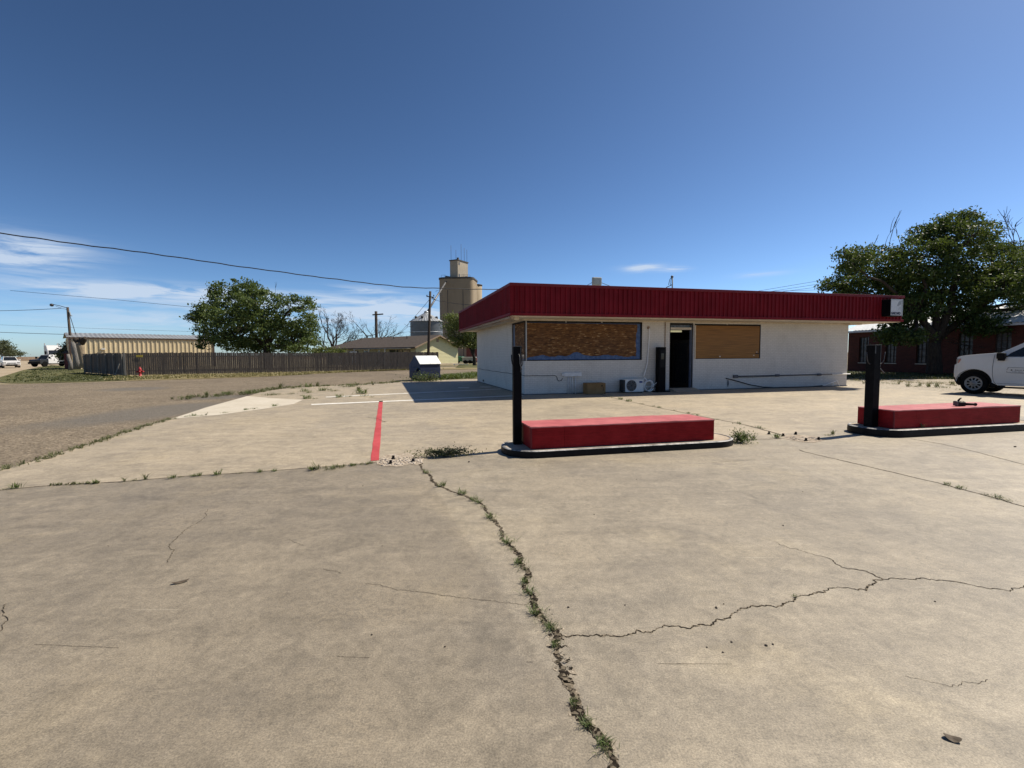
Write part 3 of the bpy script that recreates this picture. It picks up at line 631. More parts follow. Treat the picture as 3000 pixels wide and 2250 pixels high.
m = MB(); ring(m, .054, ZS - .005, ZS + .095, .076); m.build('bottom_flashing', M['red_metal'], bld, .006)
MB().box(x0 + .06, x0 + .075, y0 + .06, y1 - .06, 3.70, 4.10).box(x0 + .09, x1 - .06, y0 + .06, y0 + .075, 3.70, 4.10).box(x1 - .075, x1 - .06, y0 + .08, y1 - .06, 3.70, 4.10).build('parapet_back', M['trim'], bld)
# trims below the soffit
MB().box(-.05, WL + .45, -.055, -.004, 2.905, 2.962).build('trim_board', M['trim'], bld)
MB().box(-.07, -.004, .0, WD, 2.905, 2.962).build('trim_board', M['trim'], bld)
m = MB(); rnd = random.Random(4)
b = -OF + .15
while b < WD + OB - .4:
    L = rnd.uniform(.5, 1.6); m.box(-OL - .03 + rnd.uniform(0, .05), -OL + .14, b, min(b + L, WD + OB - .1), 2.875 + rnd.uniform(0, .035), 2.964); b += L + rnd.uniform(.02, .15)
m.build('nailer_board', M['trim_brown'], bld, .004)
m = MB(); rnd = random.Random(9); a = -OL + .1
while a < WL + OR_ - .5:
    L = rnd.uniform(1.2, 3.0); e = min(a + L, WL + OR_ - .1); m.box(a, e, -OF + .05, -OF + .17, 2.945, 2.966); a = e + rnd.uniform(.01, .05)
m.build('nailer_board', M['trim'], bld, .003)
MB().box(-.62, -.44, -.80, -.62, 2.86, 2.964).build('soffit_block', M['trim'], bld, .006)
MB().box(15.6, 16.3, -.40, -.10, 2.885, 2.963).build('soffit_block', M['trim'], bld, .006)
# boarded shop window wrapping the corner
win = MB().box(.02, .075, .01, .065, 1.33, 2.90).box(.075, 5.11, .03, .08, 2.84, 2.90).box(.075, 5.11, .03, .08, 1.332, 1.365).box(5.07, 5.108, .03, .08, 1.365, 2.84).build('shop_window', M['frame_dark'], bld)
MB().box(.05, .10, -.006, .030, 1.332, 2.90).build('corner_mullion', M['alu'], win, .004)
MB().box(.101, 5.068, .09, .11, 1.366, 2.838).build('blue_backing', M['blue'], win)
rnd = random.Random(11)
edge = []
N = 60
for i in range(N + 1):
    a = .105 + (4.86 - .105) * i / N
    z = 1.53 + .03 * math.sin(i * .31) + .018 * math.sin(i * .77 + 1) + rnd.uniform(-.014, .014) + .12 * math.exp(-((i - 27) / 3.2) ** 2) - .10 * math.exp(-(i / 4) ** 2) - .03 * (i > 45)
    edge.append((a, z))
side = [(4.86 + rnd.uniform(-.02, .02) + (.05 if z > 2.5 else 0), z) for z in np.linspace(1.6, 2.80, 14)]
MB().prism([(.103, 2.82)] + edge + side, lambda a, z, t: (a, t, z), .060, .082).build('strand_board', M['osb'], win)
MB().box(2.18, 2.186, .0595, .0605, 1.60, 2.80).build('board_joint', M['card_dark'], win)
for a in (1.7, 3.25): MB().box(a, a + .05, -.010, .028, 2.845, 2.905).build('head_clip', M['alu'], win)
MB().box(.0305, .075, .07, 1.93, 2.84, 2.90).box(.0305, .075, .07, 1.93, 1.332, 1.365).box(.0305, .075, 1.88, 1.93, 1.365, 2.84).build('return_frame', M['frame_dark'], win)
MB().box(.085, .10, .112, 1.88, 1.366, 2.838).build('blue_backing', M['blue'], win)
MB().prism([(.10, 1.42), (1.5, 1.40), (1.62, 1.55), (1.56, 1.9), (1.64, 2.3), (1.58, 2.83), (.10, 2.83)], lambda a, z, t: (t, a, z), .058, .08).build('strand_board', M['osb'], win)
MB().prism([(1.60, 1.37), (1.88, 1.37), (1.88, 2.83), (1.62, 2.83)], lambda a, z, t: (t, a, z), .056, .078).build('grey_panel', M['bluegrey'], win)
# open doorway
dr = MB().box(6.40, 6.445, .02, .14, .10, 2.885).box(7.46, 7.53, .02, .14, .10, 2.885).box(6.445, 7.46, .02, .14, 2.80, 2.885).build('doorway', M['frame_dark'], bld)
MB().box(7.445, 7.4595, .0, .13, .10, 2.80).box(7.5305, 7.545, -.012, .02, .10, 2.86).build('jamb_strip', M['bluegrey'], dr)
MB().box(6.445, 7.46, .06, .075, 2.70, 2.80).build('transom_glass', M['glass_pale'], dr)
MB().box(6.446, 7.444, .0, .03, 2.60, 2.695).build('transom_rail', M['soffit'], dr)
dm = Matrix.Translation((7.455, .14, 0)) @ Matrix.Rotation(R(102), 4, 'Z')
dl = MB().box(0, 1.0, -.045, 0, .12, 2.18, dm).build('door', M['frame_dark'], dr, .004)
MB().box(.12, .88, -.050, .005, .30, 2.05, dm).build('door_glass', M['glass_dark'], dl)
MB().box(.90, .94, -.11, -.085, .95, 1.25, dm).box(.90, .94, -.085, -.045, .96, .99, dm).box(.90, .94, -.085, -.045, 1.21, 1.24, dm).build('handle', M['alu'], dl)
MB().prism([(0, 0), (.6, 0), (.0, .12)], lambda y, z, a: (a, -y, z), 6.42, 7.62).build('ramp', M['concrete_top'], bld)
# slatted window board
sw = MB().box(7.61, 7.65, -.01, .06, 1.352, 2.858).box(10.95, 10.99, -.01, .06, 1.352, 2.858).box(7.65, 10.95, .0, .06, 2.80, 2.858).box(7.65, 10.95, .0, .06, 1.352, 1.375).build('shop_window', M['frame_dark'], bld)
MB().box(7.652, 10.93, -.012, .012, 1.376, 2.785).build('slat_board', M['slat'], sw, .003)
MB().box(7.60, 7.655, -.022, -.013, 1.35, 2.80).build('edge_batten', M['trim'], sw)
for a, z, s_ in ((8.85, 1.425, .05), (10.62, 1.47, .04), (10.78, 1.62, .035), (9.2, 2.82, .03)): MB().box(a, a + s_ * 1.5, -.016, -.0125, z, z + s_).build('patch_plate', M['trim'], sw)
MB().box(10.72, 10.92, -.016, -.0125, 1.55, 1.59).build('slot', M['frame_dark'], sw)
# conduits and services on the wall
jb = MB().box(1.62, 2.36, -.10, -.004, .70, .855).build('wire_trough', M['grey_pipe'], bld, .004)
for a in (1.80, 1.885, 1.97, 2.12): MB().tube([(a, -.05, .70), (a, -.05, .0)], .017, 8).build('riser_pipe', M['grey_pipe'], jb)
MB().box(1.54, 1.62, -.07, -.004, .73, .83).build('end_box', M['grey_pipe'], jb, .004)
m = MB(); pts = [(-.012, b, .76 + .012 * math.sin(b * 3)) for b in np.linspace(9.6, .0, 26)] + [(-.012, -.012, .75)] + [(a, -.012, .745 + .006 * math.sin(a * 5)) for a in np.linspace(.1, 1.25, 10)] + [(1.33, -.014, .70), (1.36, -.016, .58), (1.42, -.02, .52), (1.52, -.03, .54), (1.57, -.03, .63)]
m.tube(pts, .011, 6).build('loose_cable', M['black_cable'], bld)
vent = MB().tube([(5.38, -.03, 2.67), (5.38, -.012, 2.67)], .065, 14).tube([(5.38, -.06, 2.66), (5.38, .02, 2.67)], .035, 10).build('line_set_sleeve', M['trim_brown'], bld)
MB().tube([(5.40, -.06, 2.66), (5.405, -.07, 2.55), (5.40, -.05, 2.2), (5.37, -.04, 1.7), (5.33, -.05, 1.2), (5.22, -.08, .85), (5.13, -.12, .66)], .022, 8).build('line_set', M['insul'], vent)
MB().tube([(6.17, -.02, 2.90), (6.17, -.02, 1.9), (6.175, -.02, 1.22)], .020, 8).build('conduit', M['trim_brown'], bld)
MB().box(6.10, 6.20, -.06, -.004, 1.02, 1.22).build('switch_box', M['grey_pipe'], bld, .004)
wp = MB().tube([(9.75, -.04, .57), (11.9, -.04, .575), (14.3, -.04, .58), (15.03, -.04, .58)], .020, 8).build('wall_pipe', M['dark_pipe'], bld)
MB().tube([(15.03, -.04, .58), (16.12, -.04, .58)], .023, 8).build('white_pipe_end', M['insul'], wp)
MB().tube([(9.75, -.035, .53), (10.6, -.035, .525), (11.4, -.035, .535), (11.9, -.035, .55), (13.2, -.035, .56), (14.3, -.035, .56)], .012, 6).build('lower_pipe', M['dark_pipe'], wp)
MB().box(9.58, 9.80, -.085, -.004, .50, .63).build('outlet_box', M['dark_pipe'], wp, .006)
for a in (11.92, 14.28):
    MB().lathe([(0.001, -.05), (.085, -.05), (.10, -.02), (.10, .02), (.085, .05), (.001, .05)], 14, Matrix.Translation((a, -.05, .575)) @ Matrix.Diagonal((1.35, .5, 1, 1)), cap=False).build('outlet_box', M['dark_pipe'], wp)
MB().tube([(9.20, -.03, .49), (9.45, -.03, .44), (9.9, -.04, .33), (10.5, -.06, .17), (11.1, -.10, .07), (11.7, -.12, .03), (12.8, -.12, .025), (13.9, -.10, .03), (14.45, -.08, .06)], .020, 8).build('hanging_hose', M['black_cable'], bld)
MB().tube([(9.32, -.03, .42), (9.33, -.03, .25), (9.31, -.03, .12)], [.012, .03, .008], 6).build('hose_tail', M['dark_pipe'], bld)
m = MB().tube([(14.45, -.08, .07), (14.6, -.08, .09), (15.28, -.08, .27), (15.33, -.08, .26)], .022, 8).tube([(15.32, -.08, .27), (15.45, -.08, .03)], .016, 6).tube([(15.08, -.08, .21), (15.07, -.08, .02)], .013, 6)
m.build('pipe_bracket', M['insul'], bld)
MB().box(-.012, -.004, 7.9, 8.25, .10, .20).build('base_vent', M['black_cable'], bld)
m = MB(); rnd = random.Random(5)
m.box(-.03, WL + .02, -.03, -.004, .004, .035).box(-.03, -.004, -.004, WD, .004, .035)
m.build('base_strip', M['dark_pipe'], bld)  # thin dark strip along the foot of the front and left walls

# sign box on the fascia's right end
sg = thing('sign_box', 'small faded white box sign with navy lettering at the right end of the red fascia', 'sign', B(16.30, -1.66, 3.19), BY)
MB().box(0, .70, .0, .385, 0, .74).build('cabinet', M['black_paint'], sg, .01)
MB().box(.03, .655, -.008, -.001, .035, .70).build('face', M['sign_face'], sg)
MB().box(0, .70, -.022, -.0085, .705, .745).box(.66, .70, -.022, -.0085, 0, .7045).build('rim', M['alu'], sg)
def text(name, body, size, mat, parent, loc, rot=(R(90), 0, 0), xs=1.0, ext=.002):
    cu = bpy.data.curves.new(name, 'FONT'); cu.body = body; cu.size = size; cu.extrude = ext; cu.align_x = 'LEFT'; cu.offset = size * .05
    o = bpy.data.objects.new(name, cu); COL.objects.link(o)
    dg = bpy.context.evaluated_depsgraph_get(); me = bpy.data.meshes.new_from_object(o.evaluated_get(dg)); bpy.data.objects.remove(o)
    me.materials.clear(); me.materials.append(mat)
    t = bpy.data.objects.new(name, me); COL.objects.link(t); t.parent = parent; t.location = loc; t.rotation_euler = rot; t.scale = (xs, 1, 1); return t
text('lettering', 'GASCARD', .148, M['sign_ink'], sg, (.045, -.011, .075), xs=.80, ext=.003)
sk = [(.33, .44), (.46, .66), (.50, .69), (.63, .69), (.60, .52), (.52, .50), (.47, .44)]
MB().prism([(.36, .44), (.44, .60), (.50, .665), (.62, .675), (.60, .52), (.53, .50), (.47, .44)], lambda a, z, t: (a, t, z), -.0115, -.0085).build('emblem', M['sign_grey'], sg)
MB().box(.48, .60, -.0115, -.0085, .385, .40).box(.46, .60, -.0115, -.0085, .33, .345).box(.44, .61, -.0115, -.0085, .275, .29).build('small_print', M['sign_grey'], sg)

# rooftop floodlight and service mast
fl = thing('floodlight', 'square grey floodlight standing up on the flat roof behind the red fascia', 'light', B(4.415, 3.0, 3.70), BY)
MB().tube([(0, 0.08, 0), (0, 0.08, 1.30)], .03, 8).build('stand', M['grey_pipe'], fl)
MB().box(-.235, .235, -.09, .06, 1.09, 1.47).build('housing', pm('weathered_lamp_body', (.25, .26, .24), (.33, .34, .31), 5, .6), fl, .05, 4)
MB().box(-.16, .16, -.10, -.0905, 1.15, 1.41).build('lens', pm('dusty_lens', (.30, .32, .29), (.38, .40, .36), 8, .35), fl, .004)
MB().lathe([(.001, -.11), (.035, -.11), (.05, -.1005)], 12, Matrix.Translation((0.01, -.103, 1.28)) @ Matrix.Rotation(R(90), 4, 'X') @ Matrix.Translation((0, 0, .10)), cap=False).build('lamp', M['white_enamel'], fl)
ms = thing('service_mast', 'dark rooftop electrical mast with weatherhead and dangling leads', 'mast', B(9.74, 5.0, 3.70), BY)
MB().tube([(0, 0, 0), (0, 0, 1.98)], .032, 8).build('pipe', M['dark_pipe'], ms)
MB().lathe([(.03, 0), (.07, .03), (.075, .09), (.03, .13)], 10, Matrix.Translation((-.02, 0, 1.93))).build('weatherhead', M['dark_pipe'], ms)
MB().tube([(-.03, 0, 1.99), (-.15, 0, 1.85), (-.2, 0, 1.68), (-.22, 0, 1.55)], .016, 6).tube([(-.03, 0, 1.96), (-.09, 0, 1.8), (-.10, 0, 1.65), (-.13, 0, 1.52)], .012, 6).build('lead', M['black_cable'], ms)
MB().tube([(-.02, 0, 1.58), (-.12, 0, 1.52), (-.30, 0, 1.45), (-.55, 0, 1.28), (-.66, 0, 1.16), (-.8, 0, .8)], .022, 6).build('brace', M['dark_pipe'], ms)

# air conditioner, carton, coil, pedestal
ac = thing('air_conditioner', 'white outdoor air conditioner unit with round fan grille standing against the white wall', 'air conditioner', B(4.02, -.44, 0), BY)
MB().box(.10, .93, 0, .34, .035, .555).build('casing', M['white_enamel'], ac, .02, 3)
MB().box(.0, .098, .03, .32, .06, .53).build('coil_side', M['grille'], ac, .006)
m = MB(); MB().lathe([(.001, 0), (.215, 0), (.225, .012)], 28, Matrix.Translation((.37, -.002, .30)) @ Matrix.Rotation(R(90), 4, 'X'), cap=False).build('fan_opening', M['grille'], ac)
for r_ in (.05, .09, .13, .17, .205):
    m.tube([(.37 + r_ * math.cos(t), -.014, .30 + r_ * math.sin(t)) for t in np.linspace(0, 2 * math.pi, 25)], .0035, 5, cap=False)
for k in range(12):
    t = k * math.pi / 6; m.tube([(.37 + .04 * math.cos(t), -.014, .30 + .04 * math.sin(t)), (.37 + .215 * math.cos(t), -.014, .30 + .215 * math.sin(t))], .003, 5)
m.build('fan_guard', M['alu'], ac)
m = MB()
for k in range(5):
    t0 = k * 2 * math.pi / 5; m.add([(.37 + rr * math.cos(t0 + dt), -.004 - .004 * j, .30 + rr * math.sin(t0 + dt)) for j, (rr, dt) in enumerate(((.04, 0), (.20, .1), (.20, .7), (.04, .8)))], [(0, 1, 2, 3)])
m.build('fan_blade', M['hook'], ac)
MB().lathe([(.001, 0), (.085, 0), (.085, .006)], 20, Matrix.Translation((.79, -.0015, .44)) @ Matrix.Rotation(R(90), 4, 'X') @ Matrix.Diagonal((1, .45, 1, 1)), cap=False).build('badge', M['logo_blue'], ac)
MB().box(.16, .24, .0, .34, 0, .035).build('foot', M['plastic'], ac)
MB().box(.78, .86, .0, .34, 0, .035).build('foot', M['plastic'], ac)
cb = thing('cardboard_box', 'closed brown cardboard carton on the ground beside the wall pipes', 'box', B(2.42, -.52, 0), BY)
MB().box(0, .79, 0, .42, .004, .43).build('carton', M['card'], cb, .006)
MB().box(0.005, .785, .005, .205, .4315, .436).build('flap', M['card'], cb)
MB().box(.005, .785, .215, .415, .4315, .438).build('flap', M['card'], cb)
for q in ((.68, .70, .13, .28), (.60, .66, .30, .36), (.74, .775, .02, .05)): MB().box(q[0], q[1], -.003, -.0008, q[2], q[3]).build('print', M['card_dark'], cb)
cl_ = thing('tubing_coil', 'coiled white insulated tubing leaning on the wall beside the air conditioner', 'tubing', B(5.30, -.16, 0), BY)
m = MB(); pts = []
for i in range(150):
    t = i / 150 * 2 * math.pi * 3.6; r_ = .235 - .010 * (i / 150 * 5) + .012 * math.sin(t * 2.3)
    pts.append((r_ * math.cos(t) + .01 * math.sin(t * .6), -.05 + .05 * math.sin(t * .37), .255 + r_ * math.sin(t)))
m.tube(pts, .021, 8); m.build('coil', M['insul'], cl_)
MB().tube([(-.05, -.05, .42), (-.10, -.04, .52), (-.16, -.02, .60), (-.2, -.02, .55)], .022, 8).tube([(-.24, -.1, .28), (-.1, -.12, .22), (.12, -.12, .24), (.3, -.12, .36), (.42, -.1, .46)], .012, 6).build('tail', M['insul'], cl_)
pd = thing('pedestal', 'tall black steel pedestal on a base plate beside the open doorway', 'pedestal', B(5.64, -.42, 0), BY)
MB().box(0, .33, 0, .26, .03, 1.86).build('casing', M['black_paint'], pd, .012)
MB().box(-.14, .52, -.06, .34, .004, .03).build('base_plate', M['black_paint'], pd, .006)
MB().box(.06, .27, -.006, -.001, 1.02, 1.74).build('panel', M['black_worn'], pd)
MB().box(.10, .23, -.012, -.0065, 1.36, 1.60).build('screen', M['glass_dark'], pd)
MB().tube([(0, .1, .33), (-.15, .02, .24), (-.3, .0, .16)], .014, 6).build('lead', M['black_cable'], pd)

# ================================================================ PUMP ISLANDS
def stadium(a0, a1, b0, b1, r, n=10):
    pts = []
    for cx, cy, t0 in ((a1 - r, b0 + r, -90), (a1 - r, b1 - r, 0), (a0 + r, b1 - r, 90), (a0 + r, b0 + r, 180)):
        pts += [(cx + r * math.cos(R(t0 + 90 * k / n)), cy + r * math.sin(R(t0 + 90 * k / n))) for k in range(n + 1)]
    return pts
def island(loc, rz, zc, labels, blk):
    il, bl, pl, lr = labels
    t = thing('pump_island', il, 'pump island', loc, rz, 'pump islands on the forecourt')
    fn = lambda a, b, z: (a, b, z)
    o = stadium(-.38, 3.78, -.165, .90, .50)
    inn = stadium(-.33, 3.73, -.115, .85, .45)
    n = len(o); V = []
    for pts, z in ((o, 0.0), (stadium(-.385, 3.785, -.17, .905, .505), zc * .45), (o, zc - .012), (stadium(-.365, 3.765, -.15, .885, .485), zc), (inn, zc), (inn, zc - .03)):
        V += [(a, b, z) for a, b in pts]
    F = [(r_ * n + k, r_ * n + (k + 1) % n, (r_ + 1) * n + (k + 1) % n, (r_ + 1) * n + k) for r_ in range(2) for k in range(n)]
    c = MB().add(V, F, True).build('curb', M['black_worn'], t)
    F2 = [(r_ * n + k, r_ * n + (k + 1) % n, (r_ + 1) * n + (k + 1) % n, (r_ + 1) * n + k) for r_ in range(2, 5) for k in range(n)]
    MB().add(V, F2, True).build('curb_rim', blk, t)
    MB().prism(inn, fn, zc - .05, zc - .006).build('top_slab', M['concrete_top'], t)
    bx = thing('cover_box', bl, 'box', loc, rz, 'red plywood boxes on the pump islands')
    w_, d_, h_ = 3.27, .74, .35
    z0 = zc
    # side panels with a butt joint in the front sheet, lid slightly proud
    MB().box(0, .55, .0, .018, z0, z0 + h_ - .020).build('front_panel', M['red_wood'], bx, .002)
    MB().box(.553, w_, .001, .019, z0, z0 + h_ - .020).build('front_panel', M['red_wood'], bx, .002)
    MB().box(.0, .018, .0195, d_, z0, z0 + h_ - .020).build('end_panel', M['red_wood'], bx, .002)
    MB().box(w_ - .018, w_, .0195, d_, z0, z0 + h_ - .020).build('end_panel', M['red_wood'], bx, .002)
    MB().box(.018, w_ - .018, d_ - .018, d_, z0, z0 + h_ - .020).build('back_panel', M['red_wood'], bx)
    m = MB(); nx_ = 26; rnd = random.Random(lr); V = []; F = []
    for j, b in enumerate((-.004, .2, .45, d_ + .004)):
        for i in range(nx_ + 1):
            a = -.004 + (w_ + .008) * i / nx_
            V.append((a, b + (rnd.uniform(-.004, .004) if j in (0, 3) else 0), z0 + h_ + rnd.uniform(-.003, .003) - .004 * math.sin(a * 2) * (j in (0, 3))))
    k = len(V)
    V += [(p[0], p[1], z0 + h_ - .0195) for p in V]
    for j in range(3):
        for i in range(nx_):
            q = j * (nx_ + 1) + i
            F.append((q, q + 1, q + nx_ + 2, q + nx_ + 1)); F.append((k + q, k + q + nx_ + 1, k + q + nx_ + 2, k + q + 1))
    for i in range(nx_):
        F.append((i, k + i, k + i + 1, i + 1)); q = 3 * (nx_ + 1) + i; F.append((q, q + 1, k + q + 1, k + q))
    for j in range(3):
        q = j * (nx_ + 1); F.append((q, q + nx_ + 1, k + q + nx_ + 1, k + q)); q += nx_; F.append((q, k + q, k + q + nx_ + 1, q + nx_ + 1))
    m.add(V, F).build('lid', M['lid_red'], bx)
    MB().box(-.014, -.0045, -.006, -.0005, z0 + .01, z0 + h_ - .01).box(-.0005, .016, -.012, -.0015, z0, z0 + h_ - .02).build('corner_bead', M['red_flash'], bx)
    # hose post at the left end
    p = thing('hose_post', pl, 'post', (Matrix.Translation(loc) @ Matrix.Rotation(rz, 4, 'Z')) @ Vector((-.09, .53 if lr == 1 else .375, 0)), rz, 'square black hose posts')
    s_ = .068 if lr == 1 else .085; ht = 1.72 if lr == 1 else 1.735
    pr = Matrix.Rotation(R(-4 if lr == 1 else 2), 4, 'Z')
    MB().box(-s_, s_, -s_, s_, zc - .006, ht, pr).build('post', M['black_paint'], p, .008)
    MB().box(-s_ - .004, s_ + .004, -s_ - .004, s_ + .004, ht + .0005, ht + .012, pr).build('cap', M['hook'], p, .002)
    MB().box(s_ - .022, s_ - .010, -s_ - .006, -s_ - .0005, ht - .42, ht - .01, pr).build('edge_strip', M['hook'], p)
    for sx in ((-1, 1) if lr == 2 else (1, -1)):
        ln = 1 if sx == 1 else .85
        for yy in ((-.05, .04) if sx == 1 else (-.03,)):
            q = [(sx * (s_ + .002), yy, ht - .36), (sx * (s_ + .03), yy, ht - .365), (sx * (s_ + .085 * ln), yy, ht - .33), (sx * (s_ + .115 * ln), yy, ht - .27), (sx * (s_ + .125 * ln), yy, ht - .20), (sx * (s_ + .135 * ln), yy, ht - .13)]
            if lr == 1: q = [(sx * (s_ + .001), yy, ht - .32), (sx * (s_ + .016), yy, ht - .28), (sx * (s_ + .028), yy, ht - .22), (sx * (s_ + .030), yy, ht - .13)]
            MB().tube(q, .008, 6).build('hook', M['hook'] if sx == 1 or lr == 2 else M['black_worn'], p)
    if lr == 1:
        MB().tube([(.02, -s_ - .012, ht - .13), (.025, -s_ - .02, ht - .2), (.025, -s_ - .02, ht - .26), (.045, -s_ - .012, ht - .33), (.07, -s_ + .0, ht - .37)], .007, 6).tube([(.0, -s_ - .01, ht - .125), (.02, -s_ - .012, ht - .13)], .011, 6).build('hook', M['hook'], p)
    else:
        MB().tube([(s_, -.05, ht - .43), (s_ + .06, -.06, ht - .49), (s_ + .12, -.06, ht - .54)], .010, 6).build('spike', M['hook'], p)
        MB().box(-s_ + .01, -s_ + .03, -s_ - .007, -s_ - .0005, ht - .16, ht - .005, pr).build('edge_strip', M['hook'], p)
    return t
island(Vector((.293, 7.488, 0)), R(13.43), .112, ('black edged concrete pump island in front of the boarded shop window, nearer the middle', 'long red plywood box on the pump island in the middle, empty on top', 'slender black square post with hose hooks at the left end of the middle pump island', 1), M['white_worn'])
island(Vector((7.246, 9.12, 0)), R(13.05), .146, ('black edged concrete pump island at the right, cut by the picture edge', 'long red plywood box on the right pump island, with a black nozzle on top', 'thick black post with curved hose hooks at the left end of the right pump island', 2), M['white_worn'])
# fuel nozzle lying on the right red box
nz_ = thing('fuel_nozzle', 'black fuel nozzle lying on top of the right red box', 'nozzle', at(2826, 1184, 9.78), R(8))
nz_.location.z = .146 + .352
MB().tube([(.0, 0, .04), (.22, -.005, .032), (.235, -.005, .032)], [.028, .024, .02], 10).build('grip', M['plastic'], nz_)
MB().box(-.21, .0, -.035, .035, .0, .085).build('body', M['plastic'], nz_, .02, 3)
MB().box(-.235, -.19, -.04, .04, .012, .11).build('collar', M['hook'], nz_, .012)
MB().tube([(-.17, 0, .075), (-.15, 0, .115), (-.12, 0, .15), (-.09, 0, .165)], [.022, .018, .015, .013], 8).build('spout', M['plastic'], nz_)
MB().tube([(-.12, 0, .09), (-.07, 0, .105), (-.02, 0, .095), (0, 0, .06)], .006, 6).build('lever', M['hook'], nz_)
MB().tube([(.235, -.005, .032), (.26, -.01, .03)], [.031, .031], 10).build('end_ring', M['plastic'], nz_)

# ================================================================ DUMPSTER, HYDRANT, FENCE, POLES
dp0, dp1, dp2 = Vector((-5.82, 30.35, 0)), Vector((-4.83, 32.2, 0)), Vector((-7.0, 31.6, 0))
fdir = (dp1 - dp0); drz = math.atan2(fdir.y, fdir.x); drz = R(18)
du = thing('dumpster', 'blue steel dumpster with a pale sloping lid at the street edge', 'dumpster', Vector((-5.72, 30.1, 0)), R(40))
bw, bd_ = 1.46, 1.42
side = [(0, .10), (0, 1.02), (.52, 1.48), (.80, 1.48), (bd_, .95), (bd_, .10)]
MB().prism(side, lambda y, z, x: (x, y, z), .0, bw).build('body', M['blue_steel'], du, .012)
MB().prism([(-.05, .99), (-.05, 1.03), (.515, 1.535), (.535, 1.50), (-.004, 1.028)], lambda y, z, x: (x, y, z), -.04, bw / 2 - .006).prism([(-.05, .99), (-.05, 1.03), (.515, 1.535), (.535, 1.50), (-.004, 1.028)], lambda y, z, x: (x, y, z), bw / 2 + .006, bw + .04).build('lid', M['lid'], du, .006)
MB().box(-.03, bw + .03, .535, .82, 1.483, 1.51).build('top_plate', M['blue_steel'], du, .006)
MB().box(-.06, bw + .06, -.03, -.002, .16, .20).box(-.06, bw + .06, -.03, -.002, .26, .29).build('rail', M['blue_steel'], du, .006)
for x0_, x1_ in ((-.14, -.004), (bw + .004, bw + .14)):
    MB().box(x0_, x1_, .20, 1.05, .55, .59).box(x0_, x1_, .20, 1.05, .72, .76).box(x0_ if x0_ < 0 else x1_ - .03, x0_ + .03 if x0_ < 0 else x1_, .20, 1.05, .5905, .7195).build('fork_pocket', M['blue_steel'], du, .005)
for x_ in (.06, bw - .16):
    MB().box(x_, x_ + .10, .1, bd_ - .1, 0, .098).build('skid', M['black_worn'], du)
hy = thing('fire_hydrant', 'small red fire hydrant in front of the weathered board fence', 'hydrant', G(411, 1104), R(30))
MB().lathe([(.15, .0), (.15, .04), (.10, .045), (.10, .46), (.125, .47), (.125, .52), (.11, .53)], 16).build('barrel', M['hyd_red'], hy)
MB().lathe([(.115, .53), (.12, .57), (.10, .65), (.06, .71), (.03, .72), (.03, .77), (.001, .775)], 16, cap=False).build('bonnet', M['hyd_red'], hy)
for r_, L in ((0, .20), (180, .20), (-90, .23)):
    mm = Matrix.Rotation(R(r_), 4, 'Z') @ Matrix.Translation((.08, 0, .40)) @ Matrix.Rotation(R(90), 4, 'Y')
    MB().lathe([(.055, 0), (.055, L - .13), (.07, L - .12), (.07, L - .06), (.03, L - .05), (.03, L - .01)], 12, mm).build('outlet_cap', M['hyd_red'], hy)

FA, FB, FC = Vector((-31.5, 39.38, 0)), Vector((-8.05, 53.3, 0)), Vector((-42.2, 47.6, 0))
def board_fence(name, label, P, Q, seed, cap_side=1):
    d = (Q - P); L = d.length; t = thing(name, label, 'fence', P, math.atan2(d.y, d.x))
    rnd = random.Random(seed); m = MB(); x = 0.0
    while x < L - .14:
        wd = rnd.choice((.135, .14, .145)); h = 1.86 + rnd.uniform(-.035, .03) + .03 * math.sin(x * .35); y = rnd.uniform(-.006, .006); ln = rnd.gauss(0, .004)
        if rnd.random() < .01: x += wd; continue
        z0 = .02 + rnd.uniform(0, .03); q = rnd.uniform(.01, .025)
        m.prism([(x, z0), (x + wd, z0), (x + wd + ln, h - q), (x + wd - .03 + ln, h), (x + .03 + ln, h), (x + ln, h - q)], lambda a, z, tt: (a, tt, z), y - .009, y + .009)
        x += wd + rnd.uniform(.004, .014)
    m.build('fence_boards', M['fence'], t)
    m = MB(); [m.box(0, L, .02, .06, z, z + .09) for z in (.35, 1.5)]
    m.build('rail', M['fence'], t)
    x = .06
    while x < L:
        MB().box(x - .045, x + .045, .062, .15, 0, 1.78).build('fence_post', M['fence_post'], t); x += 2.44
    return t
f1 = board_fence('wooden_fence', 'long dark weathered board fence running along the street to the yellow house', FA, FB, 3)
f2 = board_fence('wooden_fence', 'shaded board fence going back from the corner beside the lawn', FA + Vector((-.12, .06, 0)), FC, 4)
MB().box(-.10, .04, -.10, .02, 0, 1.86).build('corner_post', M['fence_post'], f1)
fs = thing('plate_sign', 'small yellow plate nailed to the board fence above the hydrant', 'sign', FA + (FB - FA).normalized() * .75 + Vector((.02, -.03, 1.52)), math.atan2(FB.y - FA.y, FB.x - FA.x))
MB().box(0, .44, -.012, 0, 0, .16).build('plate', M['yellow'], fs)
MB().box(.05, .39, -.0135, -.0125, .05, .065).box(.05, .39, -.0135, -.0125, .09, .105).build('lines', pm('plate_print', (.2, .14, .02), (.3, .2, .03), 5), fs)
st = thing('leaning_stake', 'pale stake leaning against the shaded fence', 'stake', G(337, 1101), 0)
MB().bar((0, 0, 0), (.12, .35, 1.0), .12, .03).build('stake', M['fence_post'], st)

